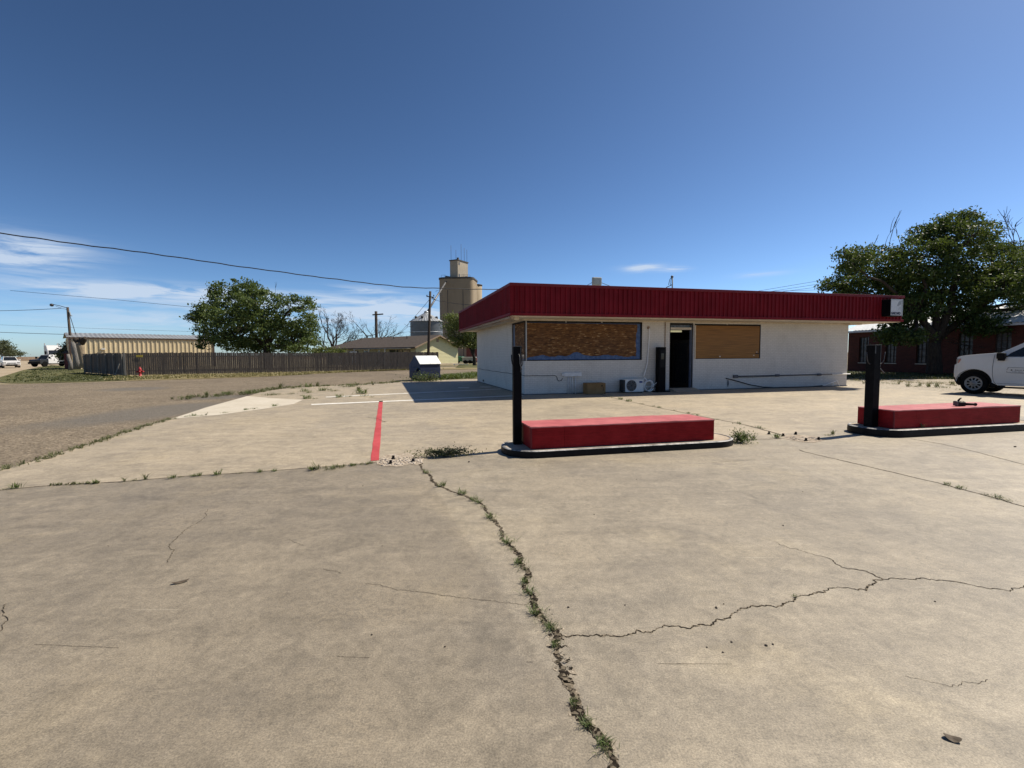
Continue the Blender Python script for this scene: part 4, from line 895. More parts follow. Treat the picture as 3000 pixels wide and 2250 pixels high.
# utility poles and overhead wires
def pole(label, base, top, r0=.15, r1=.10):
    t = thing('utility_pole', label, 'pole', base, 0)
    d = top - base
    MB().tube([d * 0, d * .5, d], [r0, (r0 + r1) / 2, r1], 10).build('shaft', M['pole'], t); return t, d
pb = at(213, 1068, 62); pb.z = 0; pt = at(198, 900, 62)
p1, d1 = pole('leaning wooden pole with a small lamp arm beside the tan metal building', pb, pt, .17, .13)
MB().tube([d1 * .985, d1 * .995 + Vector((-.9, 0, .2)), d1 * .995 + Vector((-1.9, 0, .42))], .04, 6).tube([d1 * .955, d1 * .99 + Vector((-1.5, 0, .2))], .02, 6).build('lamp_arm', M['hook'], p1)
MB().lathe([(.08, 0), (.20, .08), (.20, .28), (.10, .36)], 10, Matrix.Translation(d1 + Vector((-2.0, 0, .10)))).build('lamp_head', M['hook'], p1)
MB().tube([d1 * .93 + Vector((.18, 0, 0)), d1 * .93 + Vector((.3, 0, -.5)), d1 * .86 + Vector((.45, 0, 0))], .07, 6).build('transformer', M['grey_body'], p1)
pb2 = at(1253.5, 1090, 50.5); pb2.z = 0; pt2 = at(1260.5, 853.5, 50.5)
p2, d2 = pole('dark wooden pole behind the blue dumpster', pb2, pt2, .15, .115)
MB().bar(d2 * .93 + Vector((-.35, -.13, .04)), d2 * .93 + Vector((.45, -.13, -.06)), .09, .09).tube([d2 * .92 + Vector((.2, -.15, 0)), d2 * .90 + Vector((.6, -.15, -.1))], .05, 6).build('bracket', M['pole'], p2)
for x_ in (-.3, .4): MB().lathe([(.03, 0), (.06, .04), (.05, .12), (.02, .16)], 8, Matrix.Translation(d2 * .93 + Vector((x_, -.13, .05)))).build('insulator', M['grille'], p2)
pb3 = at(1104, 1040, 105); pb3.z = 0; pt3 = at(1101.5, 912, 105)
p3, d3 = pole('far wooden pole with a short crossarm standing among bare branches', pb3, pt3, .34, .28)
MB().bar(d3 * .93 + Vector((-.7, -.2, 0)), d3 * .93 + Vector((1.6, -.2, .15)), .22, .25).build('crossarm', M['pole'], p3)
def wire(label, pts, r=.012, sag=0.0, n=30, wob=0.0):
    """overhead cable through surveyed points with catenary sag between them"""
    P = []
    for a, b in zip(pts, pts[1:]):
        for i in range(n):
            t = i / n; p = a.lerp(b, t); p.z -= sag * 4 * t * (1 - t); P.append(p)
    P.append(pts[-1])
    if wob: P = [p + Vector((0, 0, wob * math.sin(i * 1.9) + wob * .6 * math.sin(i * .83))) for i, p in enumerate(P)]
    o = MB().tube(P, r, 5).build('overhead_cable', M['black_cable'], None); return tag(o, label, 'cable')
k = 34
wire('thick twisted black cable sagging across the whole sky down to the station roof', [at(-300, 640, 17), at(0, 683, 18.5), at(447, 743, 21), at(868, 803, 24), at(1180, 841, 27), at(1463, 848, 30.5), at(1800, 843, 34)], .024, .02, 14, .011)
wire('thin wire from the lamp pole leaving the picture at the left', [at(-200, 918, 60), at(0, 910.5, 60), at(180, 903, 62)], .03, .05)
wire('thin wire passing low behind the lamp pole at the left', [at(-200, 965, 66), at(206, 980, 66), at(420, 986, 70)], .03, .05)
wire('faint wire across the cloud band to the big elm tree', [at(30, 851, 58), at(320, 876, 60), at(620, 905, 62)], .02, .02)
wire('very faint wire low in the sky left of the elm tree', [at(-100, 948, 90), at(300, 963, 90), at(640, 974, 90)], .018, .0)
wire('guy wire running down from the lamp pole', [at(201, 912, 62.2), at(222, 980, 63)], .035)
wire('wire running down left from the dark pole to the house roof', [at(1256, 880, 50.4), at(1159, 986, 74)], .022, .15)
wire('wire running right from the dark pole to the station', [at(1262, 874, 50.4), at(1300, 883.5, 46), at(1392, 893.5, 36)], .018, .06)
wire('wire from floodlight across the flat roof to the right', [B(4.66, 3.0, 4.93), B(5.9, 3.1, 4.62), B(7.8, 3.4, 4.30)], .014, .02)
wire('wire crossing the flat roof left of the floodlight', [B(2.6, 3.3, 4.60), B(3.2, 3.0, 4.72), B(3.45, 3.0, 4.6), B(4.17, 3.0, 4.92)], .012, .03)
for i, (x0_, y0_, x1_, y1_) in enumerate(((2230, 851, 2700, 770), (2278, 850.5, 2700, 784), (2318, 851, 2700, 800), (2268, 853, 2700, 838))):
    wire(('uppermost', 'second', 'third', 'lowest')[i] + ' of four thin wires rising right behind the flat roof into the tree', [at(x0_ - 250, y0_ + (y0_ - y1_) / (x1_ - x0_) * 250, 44), at(x0_, y0_, 42), at(x1_, y1_, 37)], .013, .02)

# ================================================================ BACKGROUND BUILDINGS
# tan metal building behind the fence
A, C = Vector((-55.6, 61, 0)), Vector((-44.5, 72.25, 0)); d = C - A; L = d.length
mb_ = thing('metal_building', 'long tan ribbed metal building with a low grey roof behind the fence', 'building', A, math.atan2(d.y, d.x))
m = MB(); ribbed(m, (0, 0, 0), (1, 0, 0), (0, -1, 0), L, 0, 3.9, .50, .07); ribbed(m, (L, 0, 0), (0, 1, 0), (1, 0, 0), 7, 0, 3.9, .31, .05); ribbed(m, (0, 7, 0), (0, -1, 0), (-1, 0, 0), 7, 0, 3.9, .31, .05)
m.add([(0, 0, 3.9), (0, 7, 3.9), (0, 3.5, 4.55)], [(0, 1, 2)]).add([(L, 0, 3.9), (L, 7, 3.9), (L, 3.5, 4.55)], [(0, 1, 2)]); m.build('wall', M['tan_metal'], mb_)
m = MB()
for y0_, y1_, z0_, z1_ in ((-.12, 3.5, 4.02, 4.68), (7.12, 3.5, 4.02, 4.68)):
    n_ = int(L / .45); V = []; F = []
    for i in range(n_ * 2 + 1):
        x = -.3 + (L + .6) * i / (n_ * 2); o_ = .05 if i % 2 else 0
        V += [(x, y0_, z0_ + o_), (x, y1_, z1_ + o_)]
    F = [(2 * i, 2 * i + 2, 2 * i + 3, 2 * i + 1) for i in range(n_ * 2)]
    m.add(V, F)
m.build('roof', M['grey_roof'], mb_)
MB().box(-.3, L + .3, -.14, -.075, 3.84, 4.0).box(-.12, 0.10, -.10, .0, 0, 3.82).box(L - .1, L + .12, -.10, 0, 0, 3.82).build('eave_trim', M['brown_trim'], mb_)
MB().box(3.0, 3.35, -.30, -.05, 2.45, 2.65).build('wall_lamp', M['white_enamel'], mb_)
sh = thing('shed', 'small dull red shed behind the grey posts at the left end of the fence', 'shed', at(217, 1066, 63) * 1, R(20))
sh.location.z = 0
MB().box(-1.0, .3, 0, 2, 0, 2.0).build('wall', M['shed_red'], sh)
MB().prism([(-.15, 1.97), (1, 2.3), (2.15, 1.97), (2.15, 2.05), (1, 2.4), (-.15, 2.05)], lambda y, z, x: (x, y, z), -1.15, .45).build('roof', M['shingle'], sh)

# cream house
HP = Vector((-14.3, 72.0, 0)); hv = Vector((-33.0, 87.0, 0)) - HP; HL = hv.length; hr = math.atan2(hv.y, hv.x)
hs = thing('house', 'single storey cream yellow house with brown shingle gable roof behind the fence', 'house', HP, hr)
# local x: along the long front to the far end, local -y is the back, gable end at x = 0
GW = 8.8; ze, zr = 2.85, 4.55
m = MB()
def siding(mb, p0, ux, L_, z0, z1, out, step=.22):
    p0 = Vector(p0); ux = Vector(ux); out = Vector(out); z = z0
    while z < z1 - 1e-3:
        zz = min(z + step, z1)
        mb.add([p0 + out * .022 + Vector((0, 0, z)), p0 + ux * L_ + out * .022 + Vector((0, 0, z)), p0 + ux * L_ + Vector((0, 0, zz)), p0 + Vector((0, 0, zz)), p0 + Vector((0, 0, z)), p0 + ux * L_ + Vector((0, 0, z))], [(0, 1, 2, 3), (4, 5, 1, 0)]); z = zz
siding(m, (0, 0, 0), (0, -1, 0), GW, 0.25, ze, (-1, 0, 0))
z = ze; st_ = .22
while z < zr - .1:
    f0 = (z - ze) / (zr - ze); f1 = min(1, (z + st_ - ze) / (zr - ze))
    a0, a1 = GW / 2 * f0, GW / 2 * f1
    m.add([(-.022, -a0, z), (-.022, -GW + a0, z), (0, -GW + a1, min(z + st_, zr)), (0, -a1, min(z + st_, zr)), (0, -a0, z), (0, -GW + a0, z)], [(0, 1, 2, 3), (4, 5, 1, 0)]); z += st_
m.build('gable_wall', M['siding'], hs)
MB().box(.01, HL, -GW, -GW + .1, 0, ze).box(HL - .1, HL, -GW + .1, -.1, 0, ze).build('back_wall', M['siding'], hs)
m = MB(); siding(m, (0, 0, 0), (1, 0, 0), HL, 0.25, ze, (0, 1, 0)); m.build('front_wall', M['siding_shaded'], hs)
MB().box(-.01, HL, -GW, -.005, 0, .25).build('foundation', pm('cream_base', (.52, .44, .30), (.6, .52, .37), 2, .9), hs)
ov = .55
m = MB(); sl_ = (zr - ze) / (GW / 2)
hip = 4.0
m.add([(-ov, ov, ze - ov * sl_ + .1), (HL + ov, ov, ze - ov * sl_ + .1), (HL - hip, -GW / 2, zr + .1), (-ov, -GW / 2, zr + .1), (-ov, -GW - ov, ze - ov * sl_ + .1), (HL + ov, -GW - ov, ze - ov * sl_ + .1)],
      [(0, 1, 2, 3), (3, 2, 5, 4), (1, 5, 2)])
rf = m.build('roof', M['shingle'], hs)
sm_ = rf.modifiers.new('thickness', 'SOLIDIFY'); sm_.thickness = .08
MB().bar((-ov - .02, ov, ze - ov * sl_ - .02), (-ov - .02, -GW / 2, zr - .02), .05, .20, (0, 0, 1)).bar((-ov - .02, -GW - ov, ze - ov * sl_ - .02), (-ov - .02, -GW / 2, zr - .02), .05, .20).build('barge_board', M['house_trim'], hs)
MB().bar((-ov + .06, ov + .02, ze - ov * sl_ - .03), (HL + ov, ov + .02, ze - ov * sl_ - .03), .04, .16).build('fascia_board', M['dark_trim'], hs)
MB().box(-.06, -.025, -GW / 2 - .25, -GW / 2 + .25, 3.55, 4.05).build('gable_vent', M['trim_brown'], hs)
for x_, w_ in ((1.2, 1.5), (2.95, 1.5), (4.7, 1.5), (8.6, .5), (11.9, 1.1)):
    f = MB().box(x_, x_ + w_, .025, .07, 1.15, 2.35).build('window', M['dark_trim'] if w_ > 1.2 else M['white_enamel'], hs)
    MB().box(x_ + .08, x_ + w_ - .08, .071, .08, 1.23, 2.27).build('pane', M['glass_dark'], f)
for x_ in (19.2, 21.3):
    f = MB().box(x_, x_ + 1.05, .025, .07, .95, 2.25).build('window', M['white_enamel'], hs)
    MB().box(x_ + .2, x_ + .85, .071, .08, 1.05, 1.5).box(x_ + .2, x_ + .85, .071, .08, 1.66, 2.12).build('pane', M['glass_dark'], f)
f = MB().box(14.6, 17.4, .025, .06, .25, 2.3).build('porch_recess', M['dark_trim'], hs)
MB().box(14.9, 17.1, .061, .09, .25, 2.2).build('door', M['white_enamel'], hs)
MB().box(15.6, 16.0, .0905, .10, 1.3, 1.8).build('door_window', M['glass_dark'], hs)
MB().box(.3, 14.0, .08, 1.4, 2.52, 2.58).build('porch_roof', M['grey_roof'], hs)
for x_ in (5.6, 9.8, 13.8): MB().box(x_, x_ + .1, 1.25, 1.35, 0, 2.52).build('porch_post', M['white_enamel'], hs)
for x_, y_ in ((6, -3.3), (13, -3.6), (19, -3.5), (9.5, -3.4)):
    MB().tube([(x_, y_, 4.1), (x_, y_, 4.62)], .07, 8).build('roof_vent', M['grille'], hs)

# red building and things on the lawn right of the house
rs = thing('outbuilding', 'dark red outbuilding with a white post seen between house and station', 'building', Vector((-9.4, 100, 0)), R(0))
MB().box(0, 9, 0, 5, 0, 3.4).build('wall', M['shed_red'], rs)
MB().prism([(-.4, 3.3), (2.5, 4.4), (5.4, 3.3), (5.4, 3.45), (2.5, 4.55), (-.4, 3.45)], lambda y, z, x: (x, y, z), -.4, 9.4).build('roof', M['shingle'], rs)
MB().box(3.0, 3.25, -.9, -.65, 0, 3.3).build('porch_post', M['white_enamel'], rs)
MB().box(4.3, 5.4, -.06, -.004, 1.2, 2.6).build('window', M['muntin'], rs)
gt = thing('garden_tractor', 'low green machine parked on the lawn right of the house', 'tractor', at(1352, 1058, 86), R(-10)); gt.location.z = 0
MB().prism([(-1.3, .35), (-1.25, .95), (-.5, 1.25), (.3, 1.2), (.9, .8), (1.3, .45), (1.2, .3)], lambda x, z, y: (x, y, z), -.6, .6).build('hood', M['green_tarp'], gt, .08)
for x_ in (-.8, .8):
    MB().tube([(x_, -.68, .36), (x_, .68, .36)], .36, 14).build('wheel', M['rubber'], gt)
gb = thing('trailer', 'low grey trailer with a pale top rail beside the green machine', 'trailer', at(1371, 1058, 85), R(-10)); gb.location.z = 0
MB().box(-.9, 1.0, -.6, .6, .45, 1.05).build('bed', M['grey_body'], gb, .05)
MB().box(-1.0, 1.4, -.66, .66, 1.052, 1.14).build('top_rail', M['white_enamel'], gb)
for x_ in (-.3, .5): MB().tube([(x_, -.7, .3), (x_, .7, .3)], .3, 12).build('wheel', M['rubber'], gb)
MB().box(1.1, 1.7, -.5, .5, .4, .95).build('tongue_box', M['shed_red'], gb, .05)
pl_ = thing('timber_plank', 'low white plank resting on the grass beside the house corner', 'plank', at(1352, 1069, 71.5), R(8)); pl_.location.z = 0
MB().box(-1.2, 1.0, 0, .15, .12, .20).box(-1.1, -1.0, 0, .15, 0, .12).box(.85, .95, 0, .15, 0, .12).build('board', M['white_enamel'], pl_)

# grain elevator, headhouse and bin
EY = 222.0; ec = at(1346, 1040, EY); ec.z = 0
ge = thing('grain_elevator', 'tall tan concrete grain elevator with a square headhouse on top', 'grain elevator', ec, R(-6))
def rrect(hx, hy, r, n=16):
    return [(sx * (hx - r) + r * math.cos(R(t0 + 90 * k / n)), sy * (hy - r) + r * math.sin(R(t0 + 90 * k / n))) for sx, sy, t0 in ((1, -1, -90), (1, 1, 0), (-1, 1, 90), (-1, -1, 180)) for k in range(n + 1)]
fn = lambda a, b, z: (a, b, z)
MB().prism(rrect(7.7, 7.0, 2.6), fn, 0, 34.9, False).build('silo_block', M['silo'], ge)
MB().prism(rrect(7.95, 7.25, 2.8), fn, 34.9, 35.6, False).build('silo_rim', M['silo_rim'], ge)
MB().lathe([(3.6, 0), (3.6, 34.0)], 28, Matrix.Translation((5.35, 10.5, 0))).lathe([(3.6, 0), (3.6, 34.0)], 28, Matrix.Translation((-4.8, 10.5, 0))).build('rear_silo', M['silo'], ge)
MB().lathe([(3.8, 34.0), (3.8, 34.5)], 28, Matrix.Translation((5.35, 10.5, 0))).build('silo_rim', M['silo_rim'], ge)
for a in (-3.6, 3.3): MB().box(a, a + .25, -7.06, -7.005, 0, 30).build('form_line', M['silo_rim'], ge)
hm = Matrix.Translation((-.25, -1.5, 0)) @ Matrix.Rotation(R(-22), 4, 'Z')
hh = MB().box(-2.1, 2.1, -2.6, 5.6, 35.6, 43.3, hm).build('headhouse', M['silo_head'], ge)
MB().box(-2.35, 2.35, -2.85, 5.85, 43.3, 43.75, hm).build('headhouse_roof', M['silo_rim'], ge)
for y_, z_ in ((-1.9, 41.4), (-1.9, 36.2), (3.6, 36.0)): MB().box(2.105, 2.16, y_, y_ + .7, z_, z_ + 1.2, hm).build('headhouse_window', M['glass_dark'], hh)
for i, (x_, y_, h_) in enumerate(((-1.85, -2, 6.6), (.1, -1, 4.6), (1.9, .5, 7.2), (1.9, 3, 6.0), (2.0, 5, 5.6))):
    MB().tube([hm @ Vector((x_, y_, 43.75)), hm @ Vector((x_, y_, 43.75 + h_))], .07, 5).build('antenna', M['silo_rim'], ge)
MB().box(.2, .9, -.5, .2, 43.75, 45.0, hm).build('roof_box', M['silo_rim'], ge)
MB().tube([(-5.6, -2, 36.7), (-2, -2.3, 36.0)], .42, 8).build('gallery_pipe', M['spout'], ge)
m = MB()
for x_ in (-6.6, -5.2, 3.6, 5.2, 6.4): m.tube([(x_, -5.5, 35.6), (x_, -5.5, 36.8)], .05, 5)
m.tube([(-6.6, -5.5, 36.8), (-4.5, -5.5, 36.8)], .05, 5).tube([(2.4, -5.5, 36.8), (6.4, -5.5, 36.8)], .05, 5).tube([(2.4, -5.5, 36.2), (6.4, -5.5, 36.2)], .05, 5)
m.build('guard_rail', M['spout'], ge)
BYd = 185.0; bc = at(1250.8, 1040, BYd); bc.z = 0
gbn = thing('grain_bin', 'round galvanised grain bin with a ribbed conical roof beside the tall elevator', 'grain bin', bc, 0)
prof = []; z = 0.0
while z < 13.95: prof += [(6.12, z), (6.06, z + .5)]; z += 1.0
MB().lathe(prof + [(6.1, 14.0)], 48, cap=False).build('bin_wall', M['bin'], gbn)
m = MB(); n_ = 36; V = [(0.75 * math.cos(2 * math.pi * k / (2 * n_)), .75 * math.sin(2 * math.pi * k / (2 * n_)), 17.45) for k in range(2 * n_)] + [(6.45 * math.cos(2 * math.pi * k / (2 * n_)), 6.45 * math.sin(2 * math.pi * k / (2 * n_)), 13.95 + (.16 if k % 2 else 0)) for k in range(2 * n_)]
m.add(V, [(k, (k + 1) % (2 * n_), 2 * n_ + (k + 1) % (2 * n_), 2 * n_ + k) for k in range(2 * n_)]).build('bin_roof', M['bin_roof'], gbn)
MB().lathe([(.85, 17.4), (.85, 17.9), (.3, 18.2)], 14).build('fill_cap', M['bin_roof'], gbn)
for t_ in (-140, -100, -60, -20): MB().lathe([(.5, 0), (.5, .7), (.2, .9)], 8, Matrix.Translation((4.4 * math.cos(R(t_)), 4.4 * math.sin(R(t_)), 15.1))).build('roof_vent', M['silo_rim'], gbn)
m = MB()
for z in (5, 10): m.lathe([(6.14, z), (6.2, z + .1), (6.14, z + .2)], 48, cap=False)
m.build('wind_ring', M['bin_roof'], gbn)
s0 = at(1312, 817, 219); s1 = at(1253, 912, 185.0)
sp_ = MB().tube([s0, s0.lerp(s1, .5), s1], .36, 8).build('grain_spout', M['spout'], None)
tag(sp_, 'long slanting metal spout from the elevator top down to the bin roof', 'spout')
MB().tube([s0.lerp(s1, .47) + Vector((-1.5, 0, .6)), s0.lerp(s1, .47) + Vector((0, 0, 1.2)), s0.lerp(s1, .47) + Vector((1.5, 0, -1.2)), s0.lerp(s1, .47) + Vector((0, 0, -1.3))], .08, 5).build('brace', M['spout'], sp_)

# red brick building with white metal roof at the right
KP = Vector((30.3, 41.3, 0)) + Vector((-math.sin(BY), math.cos(BY), 0)) * 1.75
kb = thing('brick_building', 'low dark red brick building with a white ribbed metal roof behind the tree', 'building', KP, BY)   # local -y runs along the visible wall towards the camera, +x is away
KL = 30.0; m = MB()
ws = [(-1.45, .86), (-3.75, .86), (-6.15, .9), (-8.95, .9), (-11.1, .9), (-14, .9), (-17, .9), (-20, .9)]
y = 0.0
for yc, wd in ws:
    m.box(0, .25, yc - wd / 2 - 0 + wd, y, 0, 3.3) if False else m.box(0, .25, yc + wd / 2, y, 0, 3.3)
    m.box(0, .25, yc - wd / 2, yc + wd / 2, 0, .72); m.box(0, .25, yc - wd / 2, yc + wd / 2, 2.90, 3.3); y = yc - wd / 2
m.box(0, .25, -KL, y, 0, 3.3); m.box(.25, 8, -.25, 0, 0, 3.3); m.box(7.75, 8, -KL, -.25, 0, 3.3); m.box(.25, 7.75, -KL, -KL + .25, 0, 3.3)
m.build('wall', M['red_brick'], kb)
for yc, wd in ws:
    f = MB().box(.10, .16, yc - wd / 2, yc - wd / 2 + .05, .72, 2.9).box(.10, .16, yc + wd / 2 - .05, yc + wd / 2, .72, 2.9).box(.10, .16, yc - wd / 2 + .05, yc + wd / 2 - .05, 2.85, 2.9).box(.10, .16, yc - wd / 2 + .05, yc + wd / 2 - .05, .72, .77).build('window', M['dark_trim'], kb)
    MB().box(.17, .19, yc - wd / 2 + .05, yc + wd / 2 - .05, .77, 2.85).build('pane', M['glass_pale'], f)
    m = MB()
    for q in (1, 2): m.box(.115, .165, yc - wd / 2 + wd * q / 3 - .018, yc - wd / 2 + wd * q / 3 + .018, .77, 2.85)
    for z in (1.28, 1.8, 2.32): m.box(.12, .160, yc - wd / 2 + .05, yc + wd / 2 - .05, z - .018, z + .018)
    m.build('muntins', M['dark_trim'], f)
    MB().box(-.03, .09, yc - wd / 2 - .05, yc + wd / 2 + .05, .66, .718).build('sill', M['trim'], f)
m = MB(); x0_, x1_ = -.45, 4.2; V = []; F = []
n_ = int(KL / .3); yy = [.35 - (KL + .6) * i / (n_ * 2) for i in range(n_ * 2 + 1)]
for s_, (xa, xb) in enumerate(((-.45, 4.2), (8.85, 4.2))):
    V = []
    for i, q in enumerate(yy): o_ = .045 if i % 2 else 0; V += [(xa, q, 3.46 + o_), (xb, q, 5.0 + o_)]
    m.add(V, [(2 * i, 2 * i + 1, 2 * i + 3, 2 * i + 2) for i in range(len(yy) - 1)])
m.build('roof', M['white_metal'], kb)
MB().box(-.50, -.42, -KL - .2, .35, 3.30, 3.45).box(-.42, 0, -KL - .2, .35, 3.30, 3.325).build('gutter', M['gutter'], kb)
MB().box(-.44, -.33, .12, .24, 1.0, 3.3).box(-.44, -.02, .12, .24, .93, 1.0).build('downspout', M['gutter'], kb)
MB().add([(.02, .05, 3.3), (8, .05, 3.3), (4.2, .05, 4.95)], [(0, 1, 2)]).build('gable', M['gutter'], kb)

# ================================================================ VEHICLES
def arc(cx, cz, r, t0, t1, n=12):
    return [(cx + r * math.cos(R(t0 + (t1 - t0) * i / n)), cz + r * math.sin(R(t0 + (t1 - t0) * i / n))) for i in range(n + 1)]
def wheel(parent, x, yo, z, r, wd, side, rim_r, detail=True):
    """wheel lying across y; yo = outer face, side -1 outward is -y"""
    Mx = Matrix.Translation((x, yo, z)) @ Matrix.Rotation(R(90 if side < 0 else -90), 4, 'X')
    t = MB().lathe([(rim_r, -.02), (rim_r + .02, .0), (r - .035, .004), (r - .008, -.02), (r, -.05), (r, -wd + .05), (r - .03, -wd), (rim_r, -wd)], 36, Mx, cap=False).build('wheel', M['rubber'], parent)
    MB().lathe([(rim_r + .004, .002), (rim_r - .008, .006), (rim_r - .028, -.012), (rim_r - .03, -.05)], 32, Mx, cap=False).build('rim', M['rim'], t)
    MB().lathe([(.001, -.06), (rim_r - .02, -.06), (rim_r - .02, -.10)], 24, Mx, cap=False).build('brake_disc', M['plastic'], t)
    if detail:
        n = 10; m = MB()
        # dished wheel face with ten open slots
        ri, ro = rim_r * .46, rim_r * .80
        m.lathe([(rim_r * .80, -.022), (rim_r * .93, -.016)], 40, Mx, cap=False)
        for k in range(n):
            t0 = 2 * math.pi * k / n; dt = 2 * math.pi / n * .20
            V = [Mx @ Vector((rr * math.cos(a), rr * math.sin(a), -.022 + (ro - rr) * .12)) for rr, a in ((ri, t0 - dt), (ri, t0 + dt), (ro, t0 + dt * 1.0), (ro, t0 - dt * 1.0))]
            m.add(V, [(0, 1, 2, 3)])
        m.lathe([(.001, .012), (rim_r * .16, .012), (rim_r * .20, -.004), (rim_r * .46, -.010)], 24, Mx, cap=False)
        for k in range(6):
            t0 = 2 * math.pi * k / 6
            m.tube([Mx @ Vector((rim_r * .32 * math.cos(t0), rim_r * .32 * math.sin(t0), -.01)), Mx @ Vector((rim_r * .32 * math.cos(t0), rim_r * .32 * math.sin(t0), .018))], .013, 6)
        m.build('wheel_face', M['rim'], t)
    return t

# --- white pickup at the right, seen from its left side, nose to the left
TK = at(2856, 1123.8, 18.2); TK.z = 0
pk = thing('pickup_truck', 'large white pickup truck cut by the right picture edge, with a dark door decal', 'pickup truck', TK, R(-61))
W_ = 2.02
fa = arc(-.06, .42, .52, 4, 176, 16)          # front arch, from rear side to front side
ra = arc(3.68, .42, .52, 4, 176, 16)
belt = 1.405
top = [(-.575, 1.37), (-.545, 1.405), (-.44, 1.44), (-.20, 1.48), (.10, 1.515), (.40, 1.54), (.60, 1.56), (.72, 1.53), (.80, belt), (3.05, belt), (3.06, 1.42), (5.00, 1.42), (5.03, 1.36)]
low = [(5.04, .62), (4.96, .56), (4.35, .52)] + ra + [(3.10, .40), (3.05, .36), (.62, .36), (.52, .42)] + fa + [(-.60, .60), (-.645, .64), (-.655, .80), (-.64, 1.10), (-.585, 1.13), (-.575, 1.30)]
outl = top + low
m = MB(); fnp = lambda x, z, y: (x, y, z)
def inset(pts, s):
    c = []
    n = len(pts)
    for i in range(n):
        a = Vector(pts[i - 1]); b = Vector(pts[i]); d = Vector(pts[(i + 1) % n])
        n1 = Vector((-(b - a).y, (b - a).x)); n2 = Vector((-(d - b).y, (d - b).x))
        n1 = n1.normalized() if n1.length > 1e-6 else n1; n2 = n2.normalized() if n2.length > 1e-6 else n2
        nn = n1 + n2
        c.append(tuple(b - (nn.normalized() if nn.length > 1e-6 else n1) * s))
    return c
o2 = inset(outl, .018) if True else outl
n = len(outl)
def ysh(z): return .012 + .045 * max(0, (z - 1.0) / .55) ** 2 + .008 * max(0, (.75 - z) / .4)
V = []; layers = []
for yb, pts, sgn in ((0, o2, 1), (.016, outl, 1), (W_ - .016, outl, -1), (W_, o2, -1)):
    for (x, z) in pts:
        nosein = .035 * max(0, (-.25 - x) / .4) ** 2
        V.append((x, yb + sgn * (ysh(z) + nosein), z))
F = [tuple(range(n - 1, -1, -1)), tuple(range(3 * n, 4 * n))] + [(l * n + k, l * n + (k + 1) % n, (l + 1) * n + (k + 1) % n, (l + 1) * n + k) for l in range(3) for k in range(n)]
m.add(V, F)
bd = m.build('body', M['car_white'], pk)
for p in bd.data.polygons: p.use_smooth = len(p.vertices) == 4
MB().box(-.50, 4.7, .16, W_ - .16, .40, 1.25).build('underbody', M['plastic'], pk)
# cab with tumblehome
cab = [(.62, 1.555), (1.28, 1.965), (1.45, 2.0), (2.75, 2.0), (2.95, 1.93), (3.04, 1.40), (.80, 1.40)]
def yin(z): return .065 + max(0, z - 1.40) * .34
m = MB(); n = len(cab)
m.add([(x, yin(z), z) for x, z in cab] + [(x, W_ - yin(z), z) for x, z in cab], [tuple(reversed(range(n))), tuple(range(n, 2 * n))] + [(k, (k + 1) % n, n + (k + 1) % n, n + k) for k in range(n)])
m.build('cab', M['car_white'], pk, .02, 3)
def side_glass(name, pts, mat, off=-.006):
    o = MB(); n = len(pts)
    o.add([(x, yin(z) + off, z) for x, z in pts] + [(x, yin(z) + off + .004, z) for x, z in pts], [tuple(range(n)), tuple(reversed(range(n, 2 * n)))] + [(k, (k + 1) % n, n + (k + 1) % n, n + k) for k in range(n)])
    return o.build(name, mat, pk)
side_glass('side_window', [(.80, 1.415), (.90, 1.545), (1.33, 1.835), (1.48, 1.90), (1.86, 1.91), (1.86, 1.415)], M['glass_dark'])
side_glass('side_window', [(1.96, 1.415), (1.96, 1.91), (2.68, 1.90), (2.86, 1.43)], M['glass_dark'])
MB().add([(.66, yin(1.58) + .10, 1.60), (.66, W_ - yin(1.58) - .10, 1.60), (1.27, W_ - yin(1.95) - .08, 1.975), (1.27, yin(1.95) + .08, 1.975)], [(0, 1, 2, 3)]).build('windscreen', M['glass_dark'], pk)
dz = [(.505, 1.50), (.475, 1.25), (.462, 1.0), (.47, .75), (.505, .52), (.58, .40)]
MB().tube([(x, ysh(z) - .001, z) for x, z in dz], .006, 5).build('door_gap', M['seam'], pk)
MB().tube([(1.91, ysh(z) - .001, z) for z in (1.40, 1.1, .8, .40)], .006, 5).build('door_gap', M['seam'], pk)
MB().tube([(x, ysh(.44) - .001, .44) for x in (.60, 1.2, 1.9, 3.0)], .005, 5).build('door_gap', M['seam'], pk)
MB().tube([(.30, .075, 1.52), (-.1, .07, 1.485), (-.4, .08, 1.43)], .005, 5).build('bonnet_gap', M['seam'], pk)
# door mirror, lamp, bumper, liner, badge
mr = MB().box(.60, .82, -.20, .03, 1.33, 1.56).build('mirror', M['plastic'], pk, .045, 4)
MB().box(.63, .80, -.16, -.02, 1.27, 1.335).box(.70, .84, -.02, .12, 1.40, 1.46).build('mirror_arm', M['plastic'], mr, .012)
MB().prism([(-.572, 1.165), (-.586, 1.30), (-.555, 1.335), (-.46, 1.335), (-.485, 1.24), (-.53, 1.165)], lambda x, z, y: (x, y + .035 * max(0, (-.25 - x) / .4) ** 2, z), .006, .34).build('headlight', M['lamp_glass'], pk)
MB().prism([(-.515, 1.175), (-.475, 1.25), (-.45, 1.325), (-.475, 1.33), (-.51, 1.24), (-.535, 1.18)], lambda x, z, y: (x, y + .035 * max(0, (-.25 - x) / .4) ** 2, z), .002, .03).build('side_reflector', M['amber'], pk)
MB().prism([(-.66, .66), (-.655, .52), (-.58, .36), (-.50, .30), (-.46, .36), (-.50, .62)], fnp, .10, W_ - .10).build('air_dam', M['plastic'], pk, .02)
